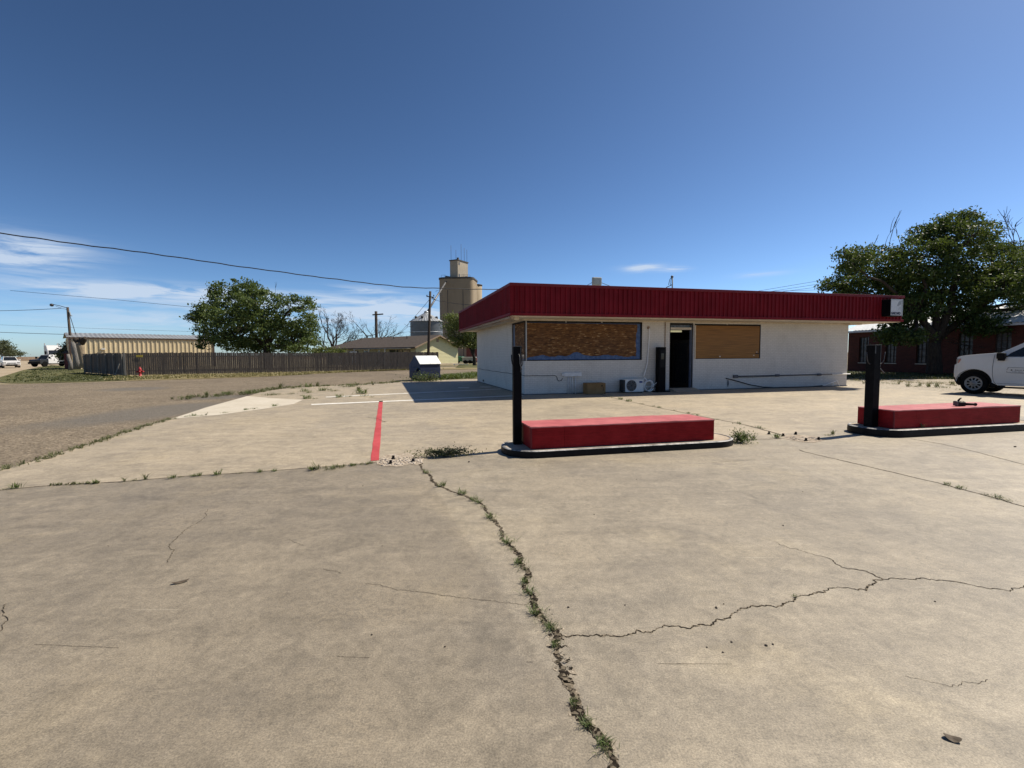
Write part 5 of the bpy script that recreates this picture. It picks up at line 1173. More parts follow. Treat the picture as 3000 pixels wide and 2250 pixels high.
MB().prism([(-.60, 1.32), (-.66, 1.05), (-.665, .70), (-.6, .70), (-.56, 1.32)], fnp, .30, W_ - .30).build('radiator_grille', M['plastic'], pk, .01)
MB().prism([(.42, .52), (.50, .45), (.56, .32), (.46, .30), (.41, .40)], fnp, .05, .24).build('mud_flap', M['plastic'], pk)
MB().tube([(-.06 + .525 * math.cos(R(t)), .016, .42 + .525 * math.sin(R(t))) for t in range(8, 174, 8)], .004, 6).build('arch_edge', M['seam'], pk)
MB().box(-.02, .36, .058, .066, 1.435, 1.468).build('bonnet_badge', M['hook'], pk, .004)
MB().box(3.05, 3.07, .1, W_ - .1, 1.3, 1.42).box(.6, 3.1, .05, .12, .27, .33).build('side_step', M['plastic'], pk)
for x_ in (-.06, 3.68):
    wheel(pk, x_, .05, .405, .405, .27, -1, .258); wheel(pk, x_, W_ - .05, .405, .405, .27, 1, .258, False)
MB().tube([(-.06, .3, .405), (-.06, W_ - .3, .405)], .06, 8).tube([(3.68, .3, .405), (3.68, W_ - .3, .405)], .09, 8).build('axle', M['plastic'], pk)
# seats glimpsed through the glass are dark; door decal: outlined plate with a star and two illegible lines
dc = MB(); y_ = lambda z: ysh(z) - .0035
def dbar(x0, z0, x1, z1, t=.010): dc.bar((x0, y_(z0), z0), (x1, y_(z1), z1), t, t * .3, (0, 1, 0))
for q in (((.88, 1.035), (1.78, 1.00)), ((.88, 1.035), (.875, .97)), ((.875, .97), (.84, .95)), ((.855, .90), (.85, .855)), ((.85, .855), (.95, .85)), ((.95, .85), (.97, .835)), ((.97, .835), (1.78, .82))): dbar(*q[0], *q[1])
rnd = random.Random(2); x = 1.06
while x < 1.72:
    L = rnd.uniform(.012, .03); h = rnd.uniform(.012, .028); dc.box(x, x + L, y_(.93) - .002, y_(.93) + .001, .925, .925 + h); x += L + rnd.choice((.008, .008, .03))
x = 1.0
while x < 1.72:
    L = rnd.uniform(.012, .03); h = rnd.uniform(.012, .022); dc.box(x, x + L, y_(.87) - .002, y_(.87) + .001, .862, .862 + h); x += L + rnd.choice((.008, .008, .03))
star = []
for k in range(10):
    rr = .034 if k % 2 == 0 else .016; star.append((.975 + rr * math.sin(k * math.pi / 5), .935 + rr * math.cos(k * math.pi / 5)))
dc.prism(star, lambda x, z, y: (x, y, z), y_(.93) - .003, y_(.93) + .001)
dc.build('door_decal', M['decal'], pk)
MB().box(1.62, 1.82, -.006, .014, 1.20, 1.235).build('handle', M['plastic'], pk, .006)

# --- far vehicles at the left
def face_cam(px, Y, yaw=0):
    p = at(px, 1045, Y); return Vector((p.x, p.y, 0)), math.atan2(p.y, p.x) + R(yaw)
p_, a_ = face_cam(33, 70, 6)
sv = thing('parked_car', 'small white car facing the camera at the far left end of the dirt track', 'car', p_, a_)
prof = [(0, .35), (-.03, .62), (.03, .80), (.25, .93), (1.25, 1.03), (1.0, 1.0), (1.25, 1.03), (4.2, 1.05), (4.35, .95), (4.38, .4), (4.2, .28), (.15, .25)]
prof = [(0, .35), (-.03, .62), (.03, .80), (.25, .93), (1.15, 1.03), (4.2, 1.05), (4.35, .95), (4.38, .4), (4.2, .28), (.15, .25)]
MB().prism(prof, lambda x, z, y: (x, y, z), -.92, .92).build('body', M['car_white'], sv, .10, 4)
gh = [(1.0, 1.02, .80), (1.75, 1.60, .62), (3.5, 1.62, .62), (4.25, 1.04, .78)]
V = [(x, -y, z) for x, z, y in gh] + [(x, y, z) for x, z, y in gh]
MB().add(V, [(0, 1, 2, 3), (7, 6, 5, 4), (0, 4, 5, 1), (1, 5, 6, 2), (2, 6, 7, 3), (3, 7, 4, 0)]).build('cabin', M['car_white'], sv, .03)
MB().add([(1.04, -.70, 1.075), (1.04, .70, 1.075), (1.69, .56, 1.575), (1.69, -.56, 1.575)], [(0, 1, 2, 3)]).build('windscreen', M['glass_dark'], sv)
for s_ in (-1, 1):
    MB().add([(1.25, s_ * .785, 1.09), (1.85, s_ * .66, 1.54), (3.4, s_ * .66, 1.55), (3.95, s_ * .79, 1.10)], [(0, 1, 2, 3)]).build('side_window', M['glass_dark'], sv)
    MB().box(1.05, 1.2, s_ * .95 - .12, s_ * .95 + .12, 1.02, 1.18).build('mirror', M['car_white'], sv, .04)
    MB().box(-.035, .12, s_ * .72 - .17, s_ * .72 + .17, .70, .83).build('headlight', M['lamp_glass'], sv, .03)
    for x_ in (.85, 3.5): MB().tube([(x_, s_ * .94, .33), (x_, s_ * .68, .33)], .33, 16).build('wheel', M['rubber'], sv)
MB().box(-.06, .05, -.58, .58, .28, .50).build('lower_grille', M['plastic'], sv, .03)
MB().box(-.05, .05, -.45, .45, .66, .74).build('upper_grille', M['plastic'], sv, .02)
MB().box(-.068, -.058, -.2, .2, .5, .60).build('plate', M['white_enamel'], sv)

p_, a_ = face_cam(100, 76, -48)
ft = thing('flatbed_truck', 'flatbed pickup with a white cab and black body behind the small white car', 'truck', p_, a_)
MB().prism([(0, .45), (-.02, 1.0), (.1, 1.12), (1.25, 1.2), (1.3, .45)], lambda x, z, y: (x, y, z), -.95, .95).build('bonnet', M['car_black'], ft, .05)
V = [(1.2, -.92, 1.15), (1.75, -.75, 1.9), (2.9, -.75, 1.9), (3.0, -.92, 1.15)]
MB().add(V + [(x, -y, z) for x, y, z in V], [(0, 1, 2, 3), (7, 6, 5, 4), (0, 4, 5, 1), (1, 5, 6, 2), (2, 6, 7, 3), (3, 7, 4, 0)]).box(1.3, 3.0, -.95, .95, .5, 1.15).build('cab', M['car_white'], ft, .04)
MB().add([(1.22, -.78, 1.24), (1.22, .78, 1.24), (1.68, .64, 1.83), (1.68, -.64, 1.83)], [(0, 1, 2, 3)]).build('windscreen', M['glass_dark'], ft)
MB().add([(1.5, -.862, 1.28), (1.9, -.765, 1.8), (2.8, -.765, 1.8), (2.85, -.862, 1.28)], [(0, 1, 2, 3)]).build('side_window', M['glass_dark'], ft)
MB().box(3.05, 6.6, -1.15, 1.15, .95, 1.12).box(3.05, 3.13, -1.1, 1.1, 1.12, 2.0).build('flat_bed', M['car_black'], ft, .02)
MB().box(.2, 6.3, -.8, .8, .42, .62).box(-.12, 0, -1.0, 1.0, .45, .75).build('chassis', M['plastic'], ft)
for s_ in (-1, 1):
    MB().box(1.25, 1.4, s_ * 1.12 - .14, s_ * 1.12 + .14, 1.25, 1.6).build('mirror', M['plastic'], ft, .03)
    for x_ in (.75, 5.1): MB().tube([(x_, s_ * .98, .42), (x_, s_ * .68, .42)], .42, 16).build('wheel', M['rubber'], ft)
tb = thing('tan_bundle', 'tan bundle lying on the black flatbed behind the white cab', 'bundle', Matrix.Translation(p_) @ Matrix.Rotation(a_, 4, 'Z') @ Vector((4.6, -.3, 1.125)), a_)
rnd = random.Random(3)
MB().lathe([(.02, 0), (.42, .02), (.52, .2), (.40, .42), (.1, .52)], 12, Matrix.Diagonal((1.7, 1.1, 1, 1))).build('bundle', M['tan_tarp'], tb)
MB().tube([(-.9, 0, .3), (-.3, .1, .42), (.4, 0, .5), (.8, 0, .3)], .05, 6).build('strap', M['trim_brown'], tb)

p_, a_ = face_cam(168, 100, 8)
sm = thing('semi_truck', 'white semi truck with a tall sleeper cab parked beyond the flatbed', 'truck', p_, a_)
MB().prism([(0, .6), (-.02, 1.5), (.25, 1.75), (1.9, 1.95), (1.9, .6)], lambda x, z, y: (x, y, z), -.85, .85).build('bonnet', M['car_white'], sm, .12, 3)
MB().prism([(1.85, .7), (1.85, 1.95), (2.35, 2.95), (2.5, 3.0), (3.7, 3.95), (6.0, 4.0), (6.0, .7)], lambda x, z, y: (x, y, z), -1.2, 1.2).build('cab', M['car_white'], sm, .15, 3)
MB().add([(1.86, -1.02, 2.02), (1.86, 1.02, 2.02), (2.32, .98, 2.90), (2.32, -.98, 2.90)], [(0, 1, 2, 3)]).build('windscreen', M['glass_dark'], sm)
MB().box(-.05, .02, -.55, .55, .75, 1.55).build('radiator_grille', M['grille'], sm, .02)
MB().box(-.2, .1, -1.2, 1.2, .42, .72).build('bumper', M['grey_body'], sm, .06)
for s_ in (-1, 1):
    MB().prism([(.2, .6), (.3, 1.15), (1.0, 1.3), (1.7, 1.15), (1.85, .6)], lambda x, z, y: (x, y, z), s_ * .86, s_ * 1.2).build('fender', M['car_white'], sm, .06)
    MB().box(0.15, .35, s_ * 1.0 - .16, s_ * 1.0 + .16, 1.05, 1.3).build('headlight', M['lamp_glass'], sm, .03)
    MB().box(1.7, 1.9, s_ * 1.5 - .14, s_ * 1.5 + .14, 1.9, 2.7).tube([(2.0, s_ * 1.15, 2.4), (1.8, s_ * 1.5, 2.4)], .04, 6).build('mirror', M['plastic'], sm, .03)
    for x_ in (1.0, 5.6, 7.0): MB().tube([(x_, s_ * 1.22, .52), (x_, s_ * .9, .52)], .52, 18).build('wheel', M['rubber'], sm)
    MB().tube([(6.15, s_ * 1.0, 1.0), (6.15, s_ * 1.0, 4.4)], .09, 8).build('exhaust_stack', M['rim'], sm)
MB().box(1.9, 8.0, -.6, .6, .6, .9).build('chassis', M['plastic'], sm)

# ================================================================ VEGETATION
def rot_rand(rng, n, up_bias=.5):
    nrm = rng.normal(size=(n, 3)); nrm[:, 2] += up_bias; nrm /= np.linalg.norm(nrm, axis=1)[:, None]
    t = rng.normal(size=(n, 3)); t -= nrm * (t * nrm).sum(1)[:, None]; t /= np.linalg.norm(t, axis=1)[:, None]
    return nrm, t, np.cross(nrm, t)
def leaves(name, C, rng, size, mat, parent, aspect=.5, droop=.0, upb=.5):
    n = len(C); nrm, t, b = rot_rand(rng, n, upb); t[:, 2] -= droop; t /= np.linalg.norm(t, axis=1)[:, None]
    s = size * rng.uniform(.6, 1.35, n)[:, None]
    V = np.stack([C - t * s * .5, C + b * s * aspect * .5, C + t * s * .5, C - b * s * aspect * .5], 1).reshape(-1, 3)
    return raw_mesh(name, V, np.arange(4 * n).reshape(n, 4), mat, parent)
def crown_points(rng, blobs, ncl, per, cr, shell=.55, flat=.55):
    """leaf positions: twig clusters spread through (mostly the outer part of) several lobes"""
    wts = np.array([b[3] * b[4] + b[3] * b[5] + b[4] * b[5] for b in blobs]); wts = wts / wts.sum()
    idx = rng.choice(len(blobs), ncl, p=wts); Bs = np.array(blobs)
    d = rng.normal(size=(ncl, 3)); d /= np.linalg.norm(d, axis=1)[:, None]
    rr = shell + (1.04 - shell) * rng.uniform(0, 1, ncl) ** .7
    cc = Bs[idx, :3] + d * Bs[idx, 3:6] * rr[:, None]
    szs = rng.uniform(.6, 1.3, ncl)
    P = np.repeat(cc, per, 0) + rng.normal(size=(ncl * per, 3)) * np.repeat(szs, per)[:, None] * cr * np.array([1, 1, flat])
    return cc, P
def limb(m, a, b, r0, r1, rng, bend=.12, n=6):
    a = Vector(a); b = Vector(b); L = (b - a).length; o = Vector(rng.normal(size=3)) * L * bend; pts = []
    for i in range(n + 1):
        t = i / n; pts.append(a.lerp(b, t) + o * (4 * t * (1 - t)) * .5 + Vector(rng.normal(size=3)) * L * .015 * (0 < i < n))
    m.tube(pts, [r0 + (r1 - r0) * (i / n) for i in range(n + 1)], 7); return pts
def tree(name, label, base, fork, blobs, ncl, per, cr, lsize, mats, seed, r0, group=None, twigs=120, upb=.5, shell=.55, extra=None, rel=True):
    rng = np.random.default_rng(seed); t = thing(name, label, 'tree', base, 0, group); b0 = Vector(base)
    bl = [((b[0] - b0.x), (b[1] - b0.y), (b[2] - b0.z), *b[3:]) for b in blobs]
    fk = [Vector(f) - b0 for f in fork]
    m = MB(); limb(m, (0, 0, -.1), fk[0], r0 * 1.25, r0 * .9, rng, .06)
    for f in fk[1:]: limb(m, fk[0] * .96, f, r0 * .72, r0 * .42, rng, .12)
    m.build('trunk', mats[1], t)
    cc, P = crown_points(rng, bl, ncl, per, cr, shell)
    m = MB(); hubs = fk
    for b in bl:
        c = Vector(b[:3]) - Vector((0, 0, b[5] * .35)); h = min(hubs, key=lambda q: (q - c).length); limb(m, h, c, r0 * .36, r0 * .12, rng, .15)
    cs = [Vector(b[:3]) for b in bl]
    for i in rng.choice(len(cc), min(twigs, len(cc)), replace=False):
        p = Vector(cc[i]); h = min(cs, key=lambda q: (q - p).length) - Vector((0, 0, .3)); limb(m, h, p, r0 * .10, r0 * .025, rng, .12, 4)
    m.build('limbs', mats[1], t)
    leaves('crown', P, rng, lsize, mats[0], t, .55, .25, upb)
    if extra: extra(t, b0, rng)
    return t
def px_blobs(L, Y, spread, rng, depth=.9):
    out = []
    for (x, y, rx, ry) in L:
        Yb = Y + rng.uniform(-spread, spread); p = at(x, y, Yb); out.append((p.x, p.y, p.z, rx * Yb / FPX, rx * depth * Yb / FPX, ry * Yb / FPX))
    return out
def bare(m, a, d, L, r, depth, rng, spread=.5, up=.12):
    """recursive bare branch"""
    pts = [a]; p = a.copy(); dd = d.copy()
    for i in range(4):
        dd = (dd + Vector(rng.normal(size=3)) * .13 + Vector((0, 0, up * .4))).normalized(); p = p + dd * L / 4; pts.append(p.copy())
    r = max(r, .022); m.tube(pts, [r * (1 - .13 * i) for i in range(5)], 6 if r > .05 else 3, cap=False)
    if depth:
        for k in range(int(rng.integers(2, 4))):
            nd_ = (dd + Vector(rng.normal(size=3)) * spread + Vector((0, 0, up))).normalized()
            bare(m, pts[-1] if k < 2 else pts[2], nd_, L * rng.uniform(.55, .82), r * .52, depth - 1, rng, spread, up)
rngb = np.random.default_rng(5)
# big elm behind the fence
eb = at(785, 1060, 58); eb.z = 0
bl = px_blobs([(690, 880, 72, 56), (655, 860, 40, 32), (628, 918, 66, 40), (590, 915, 32, 22), (755, 905, 76, 52), (730, 850, 45, 30), (850, 915, 74, 52), (885, 895, 34, 26), (700, 955, 115, 55), (860, 990, 75, 42), (785, 985, 120, 45), (600, 1004, 26, 17), (640, 975, 42, 30), (730, 860, 45, 36), (895, 960, 45, 40), (700, 1010, 55, 22), (870, 1015, 55, 20)], 58, 2.6, rngb)
def elm_extra(t, b0, rng):
    m = MB(); bare(m, at(807, 870, 58) - b0, Vector((0, 0, 1)), 1.1, .03, 1, rng, .3); m.build('dead_twig', M['bark'], t)
tree('elm_tree', 'broad dark green elm standing behind the board fence', eb, [at(783, 1010, 58), at(730, 960, 57.5), at(820, 950, 58.5), at(770, 930, 58)], bl, 640, 52, .36, .30, (M['leaf_far'], M['bark']), 7, .42, twigs=160, extra=elm_extra, shell=.6)
# big tree in front of the brick building
rb = at(2742, 1088, 33.5); rb.z = 0
bl = px_blobs([(2815, 705, 90, 80), (2800, 665, 50, 36), (2860, 672, 40, 34), (2735, 695, 64, 48), (2690, 765, 110, 70), (2560, 785, 105, 62), (2500, 760, 50, 35), (2470, 832, 58, 36), (2905, 775, 100, 70), (2960, 790, 50, 50), (2750, 850, 150, 75), (2590, 865, 115, 50), (2945, 845, 90, 48), (2655, 935, 55, 40), (2640, 985, 62, 24), (2600, 970, 40, 26), (2850, 925, 70, 45), (2885, 958, 55, 24), (3070, 850, 100, 105), (3060, 850, 70, 60), (2660, 900, 90, 40)], 33.5, 2.3, rngb, .8)
def tree_extra(t, b0, rng):
    def one(*a):
        m = MB(); bare(m, *a); m.build('dead_branch', M['bark'], t)
    for x, y, L in ((2590, 735, 1.3), (2602, 732, 1.5), (2640, 730, 1.0), (2660, 725, 1.0), (2550, 740, .8)): one(at(x, y, 33.5) - b0, Vector((.1, 0, 1)), L, .018, 1, rng, .4)
    for x, y, L in ((2955, 800, 1.9), (2990, 790, 1.9)): one(at(x, y, 35) - b0, Vector((.15, 0, 1)), L, .06, 3, rng, .5, .1)
    for x, y in ((2760, 985), (2775, 1000), (2790, 990)): one(at(x, y, 33) - b0, Vector((.8, -.2, -.35)), 1.1, .03, 2, rng, .5, -.1)
tree('shade_tree', 'huge dark green spreading tree in front of the brick building at the right', rb, [at(2738, 1000, 33.5), at(2690, 905, 33.2), at(2760, 860, 33.8), at(2865, 905, 33.2), at(2800, 760, 33.6)], bl, 1850, 46, .25, .185, (M['leaf'], M['bark']), 8, .40, twigs=300, extra=tree_extra, shell=.5)
# small sparse tree between house and station
sb = at(1391, 1070, 70.5); sb.z = 0
bl = px_blobs([(1330, 965, 26, 42), (1352, 985, 34, 34), (1378, 975, 30, 45), (1320, 945, 20, 28), (1390, 1000, 28, 22), (1350, 940, 30, 25), (1410, 950, 30, 40)], 70.5, 1.2, rngb)
tree('small_tree', 'sparse pale green tree with three stems between house and station', sb, [at(1391, 1050, 70.5), at(1374, 1015, 70.5), at(1383, 1010, 70.6), at(1396, 1000, 70.7)], bl, 230, 40, .42, .26, (M['leaf_pale'], M['bark']), 9, .26, twigs=90)
# yellow green bush peeping over the fence by the house
bb = at(968, 1040, 76); bb.z = 0
bl = px_blobs([(955, 1030, 28, 14), (982, 1032, 22, 12), (930, 1032, 20, 12)], 76, .5, rngb)
tree('bush', 'rounded pale bush peeping over the fence at the left end of the house', bb, [bb + Vector((0, 0, .8))], bl, 70, 40, .4, .3, (M['leaf_pale'], M['bark']), 10, .1, twigs=20)
# bare trees
def bare_tree(label, px, Y, specs, seed, leafy=None):
    b = at(px, 1040, Y); b.z = 0; rng = np.random.default_rng(seed)
    t = thing('bare_tree', label, 'tree', b); m = MB(); r0 = .34
    m.tube([(0, 0, -.1), (0, 0, 1.8), (.1, 0, 2.6)], [r0 * 1.2, r0, r0 * .9], 8)
    for d, L, dep in specs: bare(m, Vector((.05, 0, 2.4)), Vector(d).normalized(), L, r0 * .62, dep, rng, .55, .10)
    m.build('trunk', M['bark'], t)
    if leafy:
        cc, P = crown_points(rng, [(x - b.x, y - b.y, z, a, c, e) for x, y, z, a, c, e in leafy], 46, 40, .4, .3); leaves('crown', P, rng, .3, M['leaf_grey'], t)
    return t
bare_tree('leafless grey tree with one tall broken limb left of the house', 975, 92, [((-.35, 0, 1), 3.6, 4), ((.5, .1, .8), 2.5, 6), ((.9, 0, .5), 2.5, 6), ((-.1, .3, 1), 2.3, 6), ((.3, -.2, 1), 2.6, 6), ((1.2, 0, .35), 2.3, 5), ((-.8, 0, .6), 2.0, 5)], 3)
p = at(1070, 1020, 108)
bare_tree('half dead tree with bare limbs and low grey leaves behind the house roof', 1102, 108, [((-.6, 0, 1), 3.9, 5), ((.6, .1, .9), 4.0, 5), ((-1, 0, .7), 3.2, 4), ((.2, .3, 1), 3.0, 4), ((1.1, 0, .6), 3.0, 4)], 5,
          [(*at(1075, 1010, 108), 1.5, 1.5, .9), (*at(1140, 1004, 108), 1.9, 1.5, 1.0), (*at(1110, 1015, 108), 2.0, 1.5, .7)])
# pollarded trunk, snag and conifer-like shrub at the left end of the fence
pbx = at(247, 1074, 56); pbx.z = 0
tr = thing('pollarded_trunk', 'thick lopped tree trunk with stubby cut limbs at the end of the fence', 'tree', pbx)
rng = np.random.default_rng(12); q = lambda x, y, Y=56: at(x, y, Y) - pbx
MB().tube([q(247, 1078), q(246, 1062), q(240, 1040), q(236, 1020), q(234, 1004)], [.52, .37, .34, .36, .40], 12).build('trunk', M['bark_pale'], tr)
MB().tube([q(236, 1012), q(229, 1002), q(222, 996), q(219, 992)], [.34, .30, .26, .22], 9).tube([q(235, 1010), q(243, 1000), q(248, 992), q(251, 990)], [.34, .28, .24, .2], 9).tube([q(235, 1006), q(237, 994), q(238, 988)], [.25, .2, .16], 8).build('cut_limbs', M['bark'], tr)
for x_, l_, s_ in ((224, 'grey weathered snag just left of the lopped trunk', 1.0), (206, 'short grey post left of the grey snag', .55)):
    b = at(x_, 1070, 60 if s_ == 1 else 57); b.z = 0
    sn = thing('dead_snag' if s_ == 1 else 'old_post', l_, 'snag' if s_ == 1 else 'post', b)
    h = 3.4 * s_
    MB().tube([(0, 0, -.05), (.05, 0, h * .4), (-.15, 0, h * .75), (-.2, 0, h)], [.42 * s_, .34 * s_, .34 * s_, .26 * s_], 9).build('stem', M['bark_grey'], sn)
cb_ = at(200, 1070, 66); cb_.z = 0
bl = px_blobs([(202, 1030, 13, 11), (195, 1042, 13, 8), (204, 1018, 9, 12), (200, 1052, 10, 7), (188, 1035, 9, 5)], 66, .8, rngb)
tree('leaning_shrub', 'dark leaning shrub beside the white semi truck', cb_, [cb_ + Vector((.5, 0, 1.2))], bl, 80, 40, .4, .3, (M['leaf_grey'], M['bark']), 14, .12, twigs=40)
# far trees on the left horizon
fb = at(8, 1045, 120); fb.z = 0
bl = px_blobs([(0, 1012, 26, 14), (18, 1024, 18, 10), (-10, 1022, 22, 12), (-25, 1008, 20, 12)], 120, 1.5, rngb)
tree('far_tree', 'grey green tree on the horizon at the left picture edge', fb, [fb + Vector((0, 0, 1.6))], bl, 120, 36, .55, .42, (M['leaf_grey'], M['bark_grey']), 15, .3, twigs=60)
fb = at(45, 1045, 190); fb.z = 0
bl = px_blobs([(45, 1036, 16, 4), (25, 1038, 14, 4), (58, 1037, 6, 4)], 190, 1.5, rngb)
tree('far_bush', 'low grey bushes on the horizon behind the small white car', fb, [fb + Vector((0, 0, .6))], bl, 60, 30, .6, .5, (M['leaf_grey'], M['bark_grey']), 16, .15, twigs=20)

# ---------------------------------------------------------------- weeds
def blades(rng, n, h, spread, wd, lean=.5, curve=.4):
    """bent grass blades as 3-segment strips"""
    V = []; F = []
    for i in range(n):
        a = rng.uniform(0, 2 * math.pi); hh = h * rng.uniform(.45, 1.15); ln = lean * rng.uniform(.2, 1.2); x0, y0 = rng.normal(size=2) * spread
        dx, dy = math.cos(a), math.sin(a); wx, wy = -dy * wd * rng.uniform(.6, 1.2), dx * wd * rng.uniform(.6, 1.2); k = len(V)
        for s, f in ((0, .8), (.4, 1.0), (.75, .7), (1.0, .08)):
            px_, py_, pz_ = x0 + dx * hh * ln * s * (1 + curve * s), y0 + dy * hh * ln * s * (1 + curve * s), hh * (s - .35 * curve * s * s)
            V += [(px_ - wx * f / 2, py_ - wy * f / 2, pz_), (px_ + wx * f / 2, py_ + wy * f / 2, pz_)]
        F += [(k, k + 1, k + 3, k + 2), (k + 2, k + 3, k + 5, k + 4), (k + 4, k + 5, k + 7, k + 6)]
    return np.array(V), np.array(F)
def leafy(rng, n, rx, ry, h, ls):
    c = rng.normal(size=(n, 3)) * np.array([rx, ry, 1]) * .5; c[:, 2] = np.abs(rng.normal(size=n)) * h * .45 + .01
    nrm, t, b = rot_rand(rng, n, .4); s = ls * rng.uniform(.6, 1.3, n)[:, None]
    V = np.stack([c - t * s * .5, c + b * s * .2, c + t * s * .5, c - b * s * .2], 1).reshape(-1, 3); V[:, 2] = np.maximum(V[:, 2], .006)
    return V, np.arange(4 * n).reshape(n, 4)
rw = np.random.default_rng(31)
proto = []
for k, (n, h, sp, wd, ln, mt) in enumerate(((34, .10, .030, .011, .9, 'weed'), (46, .085, .05, .009, 1.1, 'weed'), (26, .15, .022, .010, .7, 'weed_dull'), (40, .06, .06, .008, 1.2, 'weed_dull'))):
    V, F = blades(rw, n, h, sp, wd, ln); me = raw_mesh('weed_tuft', V, F, M[mt]); proto.append(me)
used = set()
def weed(px, py, s, k, label, group, name='weed_tuft', flat=1.0):
    src = proto[k]
    if k in used: o = src.copy(); COL.objects.link(o)
    else: o = src; used.add(k)
    s *= (.40 if py > 1850 else .55) if py > 1330 else .8
    p = G(px, py); o.location = (p.x, p.y, .004); o.rotation_euler = (0, 0, float(rw.uniform(0, 6.28))); o.scale = (s, s, s * flat)
    return tag(o, label, 'weed', group)
la, ga = 'small weed tuft growing in the slab joint at the left', 'weeds along the left slab joint'
for x, y, s, k in ((50, 1430, 1.5, 0), (20, 1433, .7, 3), (278, 1417, 1.0, 0), (365, 1411, .9, 2), (427, 1405, 1.25, 2), (395, 1408, .8, 3), (505, 1402, 1.1, 0), (530, 1399, .6, 3), (582, 1395, 1.0, 0), (565, 1396, .7, 1), (638, 1391, 1.3, 0), (763, 1384, 1.0, 0), (803, 1381, .8, 1), (705, 1387, .7, 3), (1000, 1371, .8, 3), (1035, 1365, .8, 1), (1060, 1362, .7, 3), (1085, 1358, .8, 1)):
    weed(x, y, s, k, la, ga)
la, ga = 'green weed tuft rooted in the long crack across the foreground slab', 'weeds along the long foreground crack'
for x, y, s, k in ((1251, 1386, .9, 1), (1244, 1378, .6, 3), (1295, 1425, 1.25, 0), (1353, 1447, 1.2, 1), (1390, 1466, 1.0, 1), (1402, 1473, .8, 1), (1418, 1487, .7, 3), (1436, 1516, 1.0, 1), (1443, 1524, .7, 3), (1472, 1568, .8, 3), (1488, 1590, 1.05, 1), (1500, 1612, .7, 3), (1522, 1652, .9, 1), (1535, 1668, .8, 3), (1540, 1708, .75, 1), (1553, 1740, .9, 1), (1558, 1770, .6, 3), (1567, 1795, .85, 1), (1588, 1812, .7, 3), (1608, 1832, .85, 3), (1616, 1846, .7, 1), (1629, 1894, .75, 1), (1681, 2062, .6, 1), (1716, 2122, .85, 1), (1722, 2128, .7, 3), (1773, 2188, .95, 1), (1780, 2205, .8, 3)):
    weed(x, y, s, k, la, ga)
la, ga = 'low weed along the border between forecourt and street', 'weeds along the forecourt border'
for x, y, s, k in ((574, 1163, 3.6, 3), (545, 1166, 2.6, 3), (606, 1160, 2.2, 2), (637, 1163, 2.0, 3), (681, 1152, 3.2, 3), (660, 1156, 2.4, 1), (731, 1154, 3.3, 1), (715, 1158, 2.0, 2), (760, 1147, 3.4, 3), (780, 1144, 3.2, 3), (806, 1139, 3.6, 3), (822, 1137, 2.8, 2), (860, 1138, 3.0, 3), (900, 1134, 3.6, 1), (893, 1147, 2.4, 1), (904, 1151, 1.8, 1), (930, 1132, 2.6, 2), (947, 1145, 2.8, 1), (965, 1143, 2.2, 3), (980, 1146, 2.0, 3), (853, 1155, 1.8, 3), (901, 1168, 2.4, 1), (922, 1169, 1.1, 3), (995, 1164, 2.2, 1), (1024, 1163, 1.5, 3), (1059, 1153, 3.6, 1), (1050, 1145, 2.4, 2), (1066, 1161, 2.0, 3), (1028, 1133, 3.0, 1), (1010, 1134, 2.4, 3), (1046, 1130, 2.2, 2), (1093, 1128, 2.4, 2), (1125, 1124, 2.6, 3), (1150, 1122, 2.4, 2), (1070, 1128, 2.2, 3), (806, 1190, 1.3, 1), (745, 1198, 1.1, 3), (722, 1201, .9, 1), (660, 1210, .9, 3), (604, 1217, .8, 2), (567, 1219, 1.1, 1), (549, 1221, .9, 3), (588, 1218, .8, 3), (790, 1158, 2.4, 3), (810, 1157, 2.2, 3), (886, 1160, 1.2, 3), (1090, 1164, 1.2, 3)):
    weed(x, y, s, k, la, ga)
la, ga = 'dry weed clump on the pale gravel right of the station', 'weeds on the right gravel strip'
for x, y, s, k in ((2498, 1116, 1.9, 3), (2518, 1117, 1.6, 3), (2530, 1124, 1.8, 2), (2545, 1120, 1.4, 3), (2590, 1123, 2.0, 3), (2615, 1125, 2.2, 3), (2633, 1126, 1.8, 2), (2660, 1133, 2.4, 2), (2680, 1133, 2.2, 3), (2695, 1132, 2.0, 2), (2720, 1134, 2.4, 2), (2745, 1135, 2.6, 2), (2765, 1136, 2.2, 3), (2668, 1121, 1.8, 3), (2690, 1122, 1.6, 3), (2735, 1124, 2.0, 3), (2760, 1123, 1.8, 3), (2625, 1117, 1.4, 3), (2790, 1128, 2.4, 2), (2810, 1142, 1.8, 3)):
    weed(x, y, s, k, la, ga)
la, ga = 'small sprig in the slab joint between island and building', 'weeds in the right slab joint'
for x, y, s, k in ((1790, 1164, 1.0, 3), (1817, 1170, 1.3, 1), (1843, 1176, 1.4, 1), (1880, 1184, .9, 3), (1915, 1191, .9, 3), (1932, 1195, .8, 1), (1975, 1203, .7, 3), (2016, 1211, .7, 1), (2032, 1213, .7, 3), (2044, 1216, .6, 1), (2098, 1229, .6, 3), (2164, 1241, .7, 1), (2222, 1254, .8, 1), (2235, 1256, .7, 3), (2776, 1421, .8, 1), (2815, 1432, .9, 1), (2890, 1451, .7, 3), (2925, 1461, 1.0, 1), (2950, 1468, .8, 3), (2328, 1750, .35, 1)):
    weed(x, y, s, k, la, ga)
weed(2277, 1283, 1.3, 0, 'bright green weed at the left edge of the right broken patch', None)
weed(2207, 1289, 1.2, 2, 'thin weed between the middle island and the right broken patch', None)
weed(2440, 1273, 1.0, 2, 'spindly weed in the post shadow left of the right island', None)
weed(2425, 1276, .8, 3, 'flat dark weed beside the spindly weed left of the right island', None)
